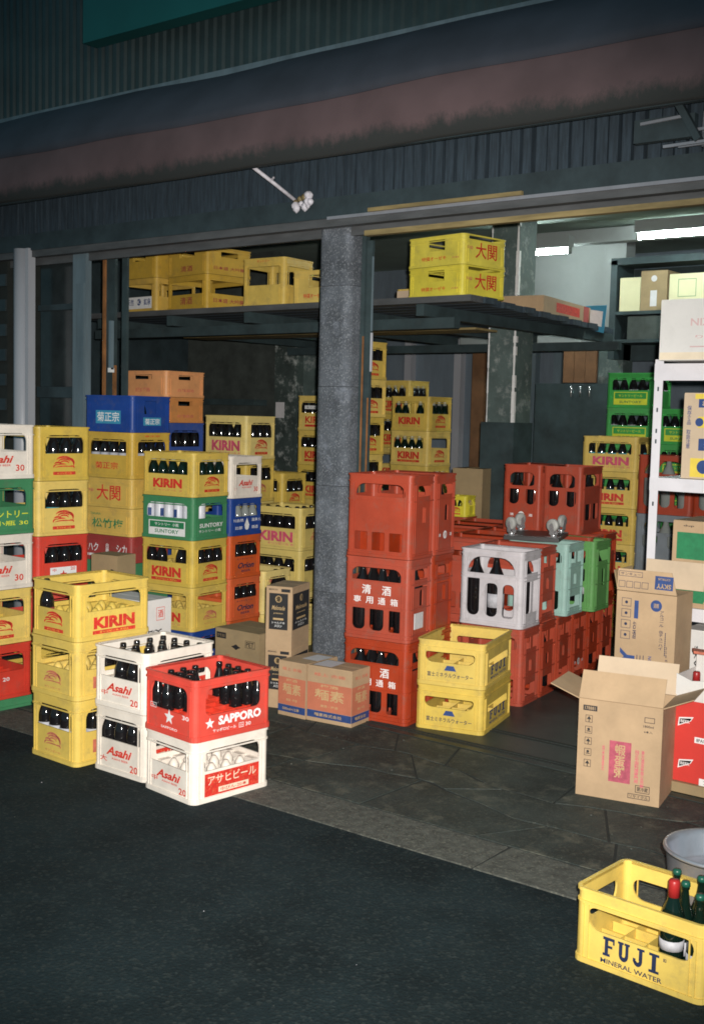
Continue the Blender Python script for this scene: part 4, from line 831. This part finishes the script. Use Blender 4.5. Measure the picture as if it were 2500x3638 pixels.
# ================================================================ CARTONS
def carton(F, yaw, w, h, z0, m, label, front=(), right=(), top=(), group=None, name='carton'):
    a, b = w; yr = math.radians(yaw); dl = Vector((-math.cos(yr), -math.sin(yr), 0)); dr = Vector((-math.sin(yr), math.cos(yr), 0))
    o = thing(name, label, 'carton', Vector((F[0], F[1], z0))+dl*a/2+dr*b/2, yr, group)
    mb = MB(); mb.box(-a/2, a/2, -b/2, b/2, 0, h-.005, m); mb.obj('box', o)
    for s in (-1, 1): mb = MB(); y0, y1 = (-b/2+.001, -.0015) if s < 0 else (.0015, b/2-.001); mb.box(-a/2+.001, a/2-.001, y0, y1, h-.005, h, m); mb.obj('flap', o)
    if front: decal(front, lambda u, v, d: (u, -b/2+d, v), a, h, 'print', o)
    if right: decal(right, lambda u, v, d: (a/2-d, u, v), b, h, 'print', o)
    if top: decal(top, lambda u, v, d: (u, -b/2+v, h-d), a, b, 'paper_sheet', o)
    return o
ORG = mat('orange_box_print', (.50, .16, .09), .8, var=.1, scale=8)
def orange_print(t, bt): return [('r', 0, .455, .998, .50, ORG), ('r', 0, .135, .998, .13, PB), T(t, 0, .50, .66, .20, PTN, b=.04), T('梅酒', 0, .66, .4, .05, PTN), T('清酒・梅酒', 0, .30, .4, .045, PTN), T(bt, -.02, .135, .62, .06, PTN), T('極上 赤箱', 0, .86, .7, .06, PRF)]
carton((-3.678, 4.78), 6, (.282, .18), .302, 0, CB, 'right orange printed carton on the ground at the column foot', orange_print('麺素', '麺素株式会社'), orange_print('麺素', '麺素会社'), [('r', -.22, .5, .42, .8, PAPER)])
carton((-3.964, 4.741), 1.4, (.19, .28), .303, 0, CB, 'left orange printed carton, narrower, at the column foot', orange_print('麺素', '500ml×12本'), (), [('r', .2, .62, .58, .5, PAPER)])
LAB = lambda w, u: [('r', u, .60, w, .58, PK), ('c', u, .80, .055, PTN), ('c', u, .80, .045, PK), T('Melonade', u, .66, w*.7, .07, PTN, s=.3), T('premium', u, .57, w*.5, .03, PTN), ('r', u, .48, w*.55, .03, PTN, -.002), T('シャルドネ', u, .42, w*.7, .035, PW), T('メロン', u, .37, w*.4, .04, PW)]
for i in range(2): carton((-4.165, 4.85), 17.5, (.158, .25), (.336, .352)[i], (0, .336)[i], CB, ('lower' if i == 0 else 'upper')+' carton with black label panels standing against the column', LAB(.72, -.02)+[T('■酒造株式会社', -.22, .95, .34, .03, PK), ('r', .25, .94, .34, .05, PK)], LAB(.92, .0))
carton((-4.515, 4.97), .1, (.355, .3), .36, 0, CBD, 'brown carton with a hand hole left of the black label cartons', [('r', -.36, .88, .22, .10, PK), T('クラスS', -.36, .88, .17, .05, CBD), ('o', .3, .80, .22, .12, PK), T('PET', .3, .80, .17, .08, PK), ('c', -.02, .72, .045, PK), ('p', [(-.13, .72), (-.02, .76), (.09, .72), (-.02, .68)], PK), ('p', [(-.1, .30), (.0, .42), (.16, .38), (.12, .28), (.0, .22)], PK), T('ジュース', -.2, .48, .09, .2, PR, v=True)], [T('ミネラル麦茶', .1, .45, .4, .6, PK, v=True), ('r', .3, .86, .3, .12, PK)])
carton((-5.17, 4.46), 8, (.2, .16), .40, .40, CBD, 'old brown carton at the foot of the green crate', [('c', .3, .75, .05, PK), T('特選 清酒', .2, .45, .4, .06, PK)], ())
carton((-5.17, 4.46), 8, (.2, .16), .40, 0, CBD, 'lower old brown carton behind the left roadside stack')
carton((-4.40, 3.97), 3, (.30, .20), .34, .34, CBW, 'pale grey carton with a barcode behind the top yellow crate', (), [('o', .1, .78, .3, .2, PR), T('酒', .1, .78, .2, .12, PR), T('麦酒', -.1, .45, .5, .2, PK, r=180), ('r', .05, .2, .6, .08, PK)])
carton((-4.40, 3.97), 3, (.30, .20), .34, 0, CBW, 'lower pale grey carton behind the roadside stack')
ICON = lambda u, v, q: [('o', u, v, .085, .075, PK, .002), ('c', u, v+.006, .014, PK), ('r', u, v-.015, .05, .008, PK)] if q % 2 else [('o', u, v, .085, .075, PK, .002), ('p', [(u-.028, v-.006), (u+.028, v-.006), (u, v+.028)], PK), ('r', u, v-.018, .01, .03, PK)]
# big open carton
def big_carton():
    a, b, h = .366, .277, .433; yr = math.radians(11); dl = Vector((-math.cos(yr), -math.sin(yr), 0)); dr = Vector((-math.sin(yr), math.cos(yr), 0))
    o = thing('open_carton', 'large open cardboard carton with raised flaps and purple label', 'carton', Vector((-1.922, 4.677, 0))+dl*a/2+dr*b/2, yr)
    t = .005; mb = MB(); mb.box(-a/2, a/2, -b/2, -b/2+t, 0, h, CB); mb.box(-a/2, a/2, b/2-t, b/2, 0, h, CB); mb.box(-a/2, -a/2+t, -b/2+t, b/2-t, 0, h, CB); mb.box(a/2-t, a/2, -b/2+t, b/2-t, 0, h, CB); mb.box(-a/2+t, a/2-t, -b/2+t, b/2-t, 0, t, CB); mb.obj('box', o)
    def flap(p, q, d, nm='flap'):
        mb = MB(); p, q, d = Vector(p), Vector(q), Vector(d); n = (q-p).cross(d).normalized()*.004
        vs = [p, q, q+d, p+d, p+n, q+n, q+d+n, p+d+n]; mb.add(vs, [(3,2,1,0), (4,5,6,7), (0,1,5,4), (1,2,6,5), (2,3,7,6), (3,0,4,7)], CBL if nm == 'b' else CB); return mb.obj('flap', o)
    H = h+.001
    flap((-a/2, -b/2, H), (a/2, -b/2, H), (0.0, .055, .115))
    flap((a/2, b/2, H), (-a/2, b/2, H), (-.0, .035, .135), 'b')
    flap((-a/2, b/2, H), (-a/2, -b/2, H), (-.125, -.02, .055))
    flap((a/2, -b/2, H), (a/2, b/2, H), (.125, 0, .055))
    it = [('r', .02, .40, .26, .42, PMG), T('蝦蛋粥', .02, .41, .13, .34, PTN, v=True, b=.03), T('純正中国料理専門用', .22, .38, .05, .34, PPK, v=True), T('東方酒造有限公司制', .29, .36, .04, .38, PPK, v=True), T('純米酒造元', -.18, .42, .03, .26, PPK, v=True), ('r', -.36, .91, .17, .055, PK), T('178881', -.36, .91, .13, .035, CB), ('o', .35, .865, .12, .055, PK), T('1800ml', .34, .80, .12, .025, PK), T('6本入', .34, .745, .1, .025, PK), ('o', .30, .155, .17, .075, PK), T('要冷蔵', .30, .155, .13, .045, PK), ('o', .26, .075, .26, .05, PK), T('リサイクル', .26, .075, .22, .03, PK)]
    for q in range(5): it += ICON(-.37, .80-.115*q, q)
    decal(it, lambda u, v, d: (u, -b/2+d, v), a, h, 'print', o)
    P = lambda u, v, d: (u, -b/2+.43*v-.0035, H+.9*v+.0015)
    decal([T(c, -.16+.13*i, .3, .07, .06, PMG) for i, c in enumerate('鐵鎮壓幣')], P, a, .13, 'flap_print', o)
big_carton()
# tall blue-print carton standing on end, on a plain one
carton((-2.03, 5.02), 3, (.29, .22), .27, 0, CB, 'plain carton under the tall blue printed carton')
def tall_carton():
    a, b, h = .285, .22, .60; o = thing('tall_carton', 'tall brown carton with blue print and raised top flap', 'carton', (-2.175, 5.13, .27), math.radians(3))
    mb = MB(); mb.box(-a/2, a/2, -b/2, b/2, 0, h-.004, CB); mb.obj('box', o)
    mb = MB(); mb.panel([(-a/2, 0), (a/2, 0), (a/2-.03, .10), (-a/2, .10)], [], lambda u, v, d: (u, -b/2-.004+d+v*.08, h+v), .004, CB); f = mb.obj('flap', o)
    mb = MB(); mb.panel([(-a/2, 0), (a/2, 0), (a/2, .13), (-a/2, .13)], [], lambda u, v, d: (u+.05, b/2-d+v*.1, h+v), .004, CBL); mb.obj('flap', o)
    mb = MB(); mb.panel([(-b/2, 0), (b/2, 0), (b/2, .10), (-b/2, .10)], [], lambda u, v, d: (-a/2-v*.2+d, -u, h+v*.9), .004, CBD); mb.obj('flap', o)
    it = [T('SKYY', -.28, .34, .26, .42, PB, r=90, b=.04), T('BLUE', -.06, .36, .12, .30, PN, r=90, b=-.01), T('CITRUS LEMON', .10, .40, .06, .22, PB, r=90), ('c', .17, .905, .045, PB), T('酒類', .17, .905, .09, .035, CB)]
    it += [('r', -.16, .86, .07, .14, PB)]+[('o', -.33, .91-.085*q, .16, .065, PN, .002) for q in range(4)]+[('c', -.33, .91-.085*q, .012, PN) for q in range(4)]
    it += [('r', .34, .70-.015*q, .015, .012, PN) for q in range(12)]+[T('アルコール 缶チューハイ', .27, .72, .07, .30, PN, v=True), T('350ml 24本入', .38, .45, .05, .3, PN, v=True), T('お酒', -.18, .70, .06, .14, PN, v=True)]
    decal(it, lambda u, v, d: (u, -b/2+d, v), a, h, 'print', o)
    it = [('r', .28, .5, .30, .62, PB), T('SKYY', .28, .36, .24, .22, CB, r=180, b=.03), T('CITRUS', .28, .68, .2, .1, CB, r=180)]+[('o', -.28+.0, .78, .4, .24, PN, .002), T('サンキュー', -.28, .78, .34, .12, PN)]+[('o', -.42+.13*q, .3, .11, .3, PN, .002) for q in range(4)]
    decal(it, lambda u, v, d: (u, -b/2-.004+d+v*.08, h+v), a, .10, 'flap_print', o)
tall_carton()
# red and white six pack carton
def red_box():
    o = thing('beer_carton', 'red and white beer carton torn open at the right edge', 'carton', (-1.77, 5.06, 0), 0); a, b, h = .42, .22, .53
    mb = MB(); mb.box(-a/2, a/2, -b/2, b/2, .05, .42, CBR); mb.obj('lower_box', o)
    mb = MB(); mb.panel([(-a/2, .4202), (a/2, .4202), (a/2, .50), (.0, .49), (-.06, .52), (-.14, .51), (-a/2, .535)], [], lambda u, v, d: (u, -b/2+d, v), .004, CBW); mb.box(-a/2, -a/2+.004, -b/2+.0045, b/2, .4205, .53, CBW); mb.box(-a/2+.0045, a/2, b/2-.004, b/2, .4205, .60, CBW); mb.obj('upper_box', o)
    mb = MB(); mb.panel([(-a/2-.02, 0), (a/2, 0), (a/2, .16), (-a/2+.05, .16)], [], lambda u, v, d: (u, b/2-v, .615+v*.12-d), .012, PRF); mb.obj('lid', o)
    mb = MB(); mb.box(-a/2, a/2, -b/2-.02, b/2, 0, .048, CBD); mb.obj('tray', o)
    it = []
    for u, v in ((-.38, .60), (-.36, .24), (.1, .62)): it += [('p', [(u-.08, v-.035), (u+.06, v+.02), (u+.09, v+.06), (u-.07, v+.04)], PW), ('p', [(u-.065, v-.02), (u+.05, v+.02), (u+.07, v+.045), (u-.06, v+.03)], CBR), T('BEER', u, v+.012, .1, .025, PW)]
    it += [('r', -.12, .47, .3, .05, PW), T('8PACK ONLY', -.12, .47, .26, .03, PK), ('r', -.05, .12, .3, .06, PW), T('20×355', -.05, .12, .2, .035, PK)]
    decal(it, lambda u, v, d: (u, -b/2+d, v+.0), a, .53, 'print', o)
    for i in range(4): bottle((-1.92+.075*i, 5.03, .31), 'Sb', ('first', 'second', 'third', 'fourth')[i]+' red capped brown bottle from the left in the torn carton', 'brown bottles in the torn red white carton', cap=CAPR)
red_box()

# ================================================================ SHELF
def shelf():
    s = thing('steel_shelf', 'white painted steel angle shelf at the right edge', 'shelf', (-2.30, 5.3, 0))
    for x, y in ((0, 0), (1.0, 0), (.16, .43), (1.0, .43)):
        m = MB(); m.box(x, x+.042, y, y+.004, 0, 1.95, WPT); m.box(x, x+.004, y+.0045, y+.042, 0, 1.95, WPT)
        for q in range(38): m.box(x+.016, x+.024, y-.0008, y+.001, .05+.05*q, .07+.05*q, DK) if q in (30, 31, 33, 35, 36, 37, 24) or y > .1 else None
        m.obj('post', s)
    for z in (1.87, 1.345, .735, .12):
        m = MB(); hh = .06 if z > 1.8 else .042; m.box(.0, 1.05, -.005, -.001, z-.02, z+hh, WPT); m.box(.0, 1.05, -.001, .43, z+hh-.006, z+hh, WPT); m.obj('shelf_board', s)
shelf()
carton((-1.75, 5.20), 0, (.49, .4), .28, 1.94, CBW, 'large off white carton with faded red print on top of the shelf', [T('NIX', -.1, .62, .2, .12, PFD), T('りんご 酒', .1, .38, .5, .06, PFD), ('r', 0, .22, .4, .02, PFD), ('r', 0, .07, .99, .12, PC)], ())
carton((-1.80, 5.33), -2, (.365, .3), .405, 1.389, CBL, 'carton with blue and yellow print on the middle shelf', [('r', .1, .96, .9, .06, PYE), ('r', -.1, .66, .4, .13, PYE), ('c', -.28, .66, .05, PB), ('r', -.05, .88, .5, .1, PB), ('r', 0, .40, .56, .14, PB), ('r', -.1, .13, .56, .22, PYE), ('c', -.2, .14, .08, PB), T('天然水', .0, .40, .4, .08, CBW), T('おいしい', -.1, .88, .3, .06, CBL), T('保存食品 取扱注意', -.42, .6, .06, .5, PB, v=True)], ())
for i in range(2):
    carton((-1.75, 5.32), 0, (.43, .34), .206, (.777, .983)[i], CB, ('lower' if i == 0 else 'upper')+' brown carton with a dark green print panel on the shelf', [('r', -.22, .42, .46, .62, PG), ('p', [(-.12, .12), (.05, .12), (.05, .70)], CB), T('緑茶', .2, .45, .2, .3, PG), T('dup', -.32, .88, .12, .06, PK)], ())
carton((-1.70, 5.36), 0, (.42, .3), .5, .165, CBW, 'white wine carton with pink edge below the shelf board', [('r', -.47, .62, .05, .7, PPK), T('VIN DE PAYS', -.34, .5, .04, .7, PK, r=90), T('VINCENT', .0, .6, .14, .6, PDR, v=True)], ())
# cartons on the wall shelf and the loft
carton((-4.345, 9.62), 0, (.19, .25), .29, 2.617, CBC, 'cream carton on the wall shelf, leftmost'); carton((-4.10, 9.62), 0, (.24, .28), .34, 2.617, CBD, 'brown carton with a hand hole on the wall shelf', [('c', 0, .8, .08, PAPER), ('r', 0, .3, .25, .4, PAPER)])
carton((-3.55, 9.62), 0, (.53, .28), .30, 2.617, CBC, 'wide cream carton with a faint green mark on the wall shelf', [('o', -.2, .6, .3, .5, PG, .004)])
carton((-4.15, 9.62), 0, (.30, .28), .20, 2.372, DKB, 'dark brown carton on the lower wall shelf')
def loft_box():
    o = thing('colour_box', 'long flat carton on the loft with a blue end panel', 'carton', (-4.15, 7.55, 2.408), math.radians(8))
    m = MB(); m.box(-.35, 0, 0, 1.05, 0, .14, CB); m.obj('box', o)
    decal([('r', .0, .55, .5, .5, PR), ('r', .40, .5, .12, 1., PDR)], lambda u, v, d: (-d, .525+u, v), 1.05, .14, 'print', o)
    m = MB(); m.panel([(-.16, -.02), (.02, -.06), (.04, .16), (-.16, .16)], [], lambda u, v, d: (.10+u*.9, 1.04+d-.1*u, v), .006, PSB); m.obj('end_flap', o)
    m = MB(); m.panel([(-.13, .0), (.0, -.02), (.01, .10), (-.12, .12)], [], lambda u, v, d: (.10+u*.9, 1.032+d-.1*u, v+.01), .004, PW); m.obj('end_label', o)
loft_box()
carton((-4.52, 6.75), 0, (.36, .2), .06, 2.408, CBL, 'lower flat pale box on the loft right of the column'); carton((-4.52, 6.75), 0, (.36, .2), .06, 2.470, CBL, 'upper flat pale box on the loft right of the column')

# ================================================================ SMALL THINGS
def dolly():
    o = thing('caster_dolly', 'black dolly lying upside down with four casters up', 'dolly', (-3.56, 6.50, .905), math.radians(20))
    m = MB(); m.box(-.17, .17, -.22, .22, 0, .022, BLKP); m.box(-.15, .15, -.2, .2, .022, .026, BLKP); m.obj('deck', o)
    wm = MB(); n = 18; wm.lathe([(.012, -.014), (.036, -.014), (.040, -.009), (.040, .009), (.036, .014), (.012, .014)], RUB, n); W_ = wm.mesh('wheel')
    fm = MB(); fm.box(-.028, .028, -.035, .035, .022, .028, CHROME); fm.lathe([(.02, .028), (.022, .04), (.016, .046)], CHROME, 12)
    for s in (-1, 1): fm.add([(s*.021, -.018, .04), (s*.021, .018, .04), (s*.021, .022, .10), (s*.021, .004, .115), (s*.021, -.006, .10), (s*.018, -.018, .04), (s*.018, .018, .04), (s*.018, .022, .10), (s*.018, .004, .115), (s*.018, -.006, .10)], [(0,1,2,3,4), (9,8,7,6,5), (0,4,9,5), (1,6,7,2), (2,7,8,3), (3,8,9,4)], CHROME)
    fm.box(-.021, .021, -.018, .018, .040, .044, CHROME); F_ = fm.mesh('fork')
    for i, (x, y) in enumerate(((-.13, -.17), (.13, -.17), (-.13, .17), (.13, .17))):
        f = link('fork', F_, o); f.location = (x, y, 0); f.rotation_euler = (0, 0, (.9, 1.2, 2.5, -.4)[i])
        w = link('wheel', W_, f); w.location = (0, .008, .098); w.rotation_euler = (0, math.pi/2, 0)
dolly()
def basin():
    o = thing('metal_basin', 'round shallow steel basin with a blue fitting inside, right edge', 'basin', (-1.285, 3.655, 0))
    m = MB(); m.lathe([(.13, 0), (.150, .012), (.158, .09), (.164, .18), (.172, .262), (.178, .270), (.181, .264), (.183, .272), (.178, .280), (.170, .276), (.160, .262), (.148, .20), (.135, .192), (.02, .186), (.001, .186)], BAS, 48, cap=False); m.obj('shell', o)
    m = MB(); m.lathe([(.034, .187), (.034, .206), (.028, .210), (.028, .222), (.020, .228)], BL, 16); m.obj('fitting', o)
basin()
# paper tag on the middle sake crate
o = thing('paper_tag', 'crumpled paper tag stuck on the side of the red tower', 'tag', (-3.50, 5.06, .52), math.radians(8)); m = MB(); m.box(.026, .03, -.03, .07, 0, .085, PAPER); m.obj('sheet', o)
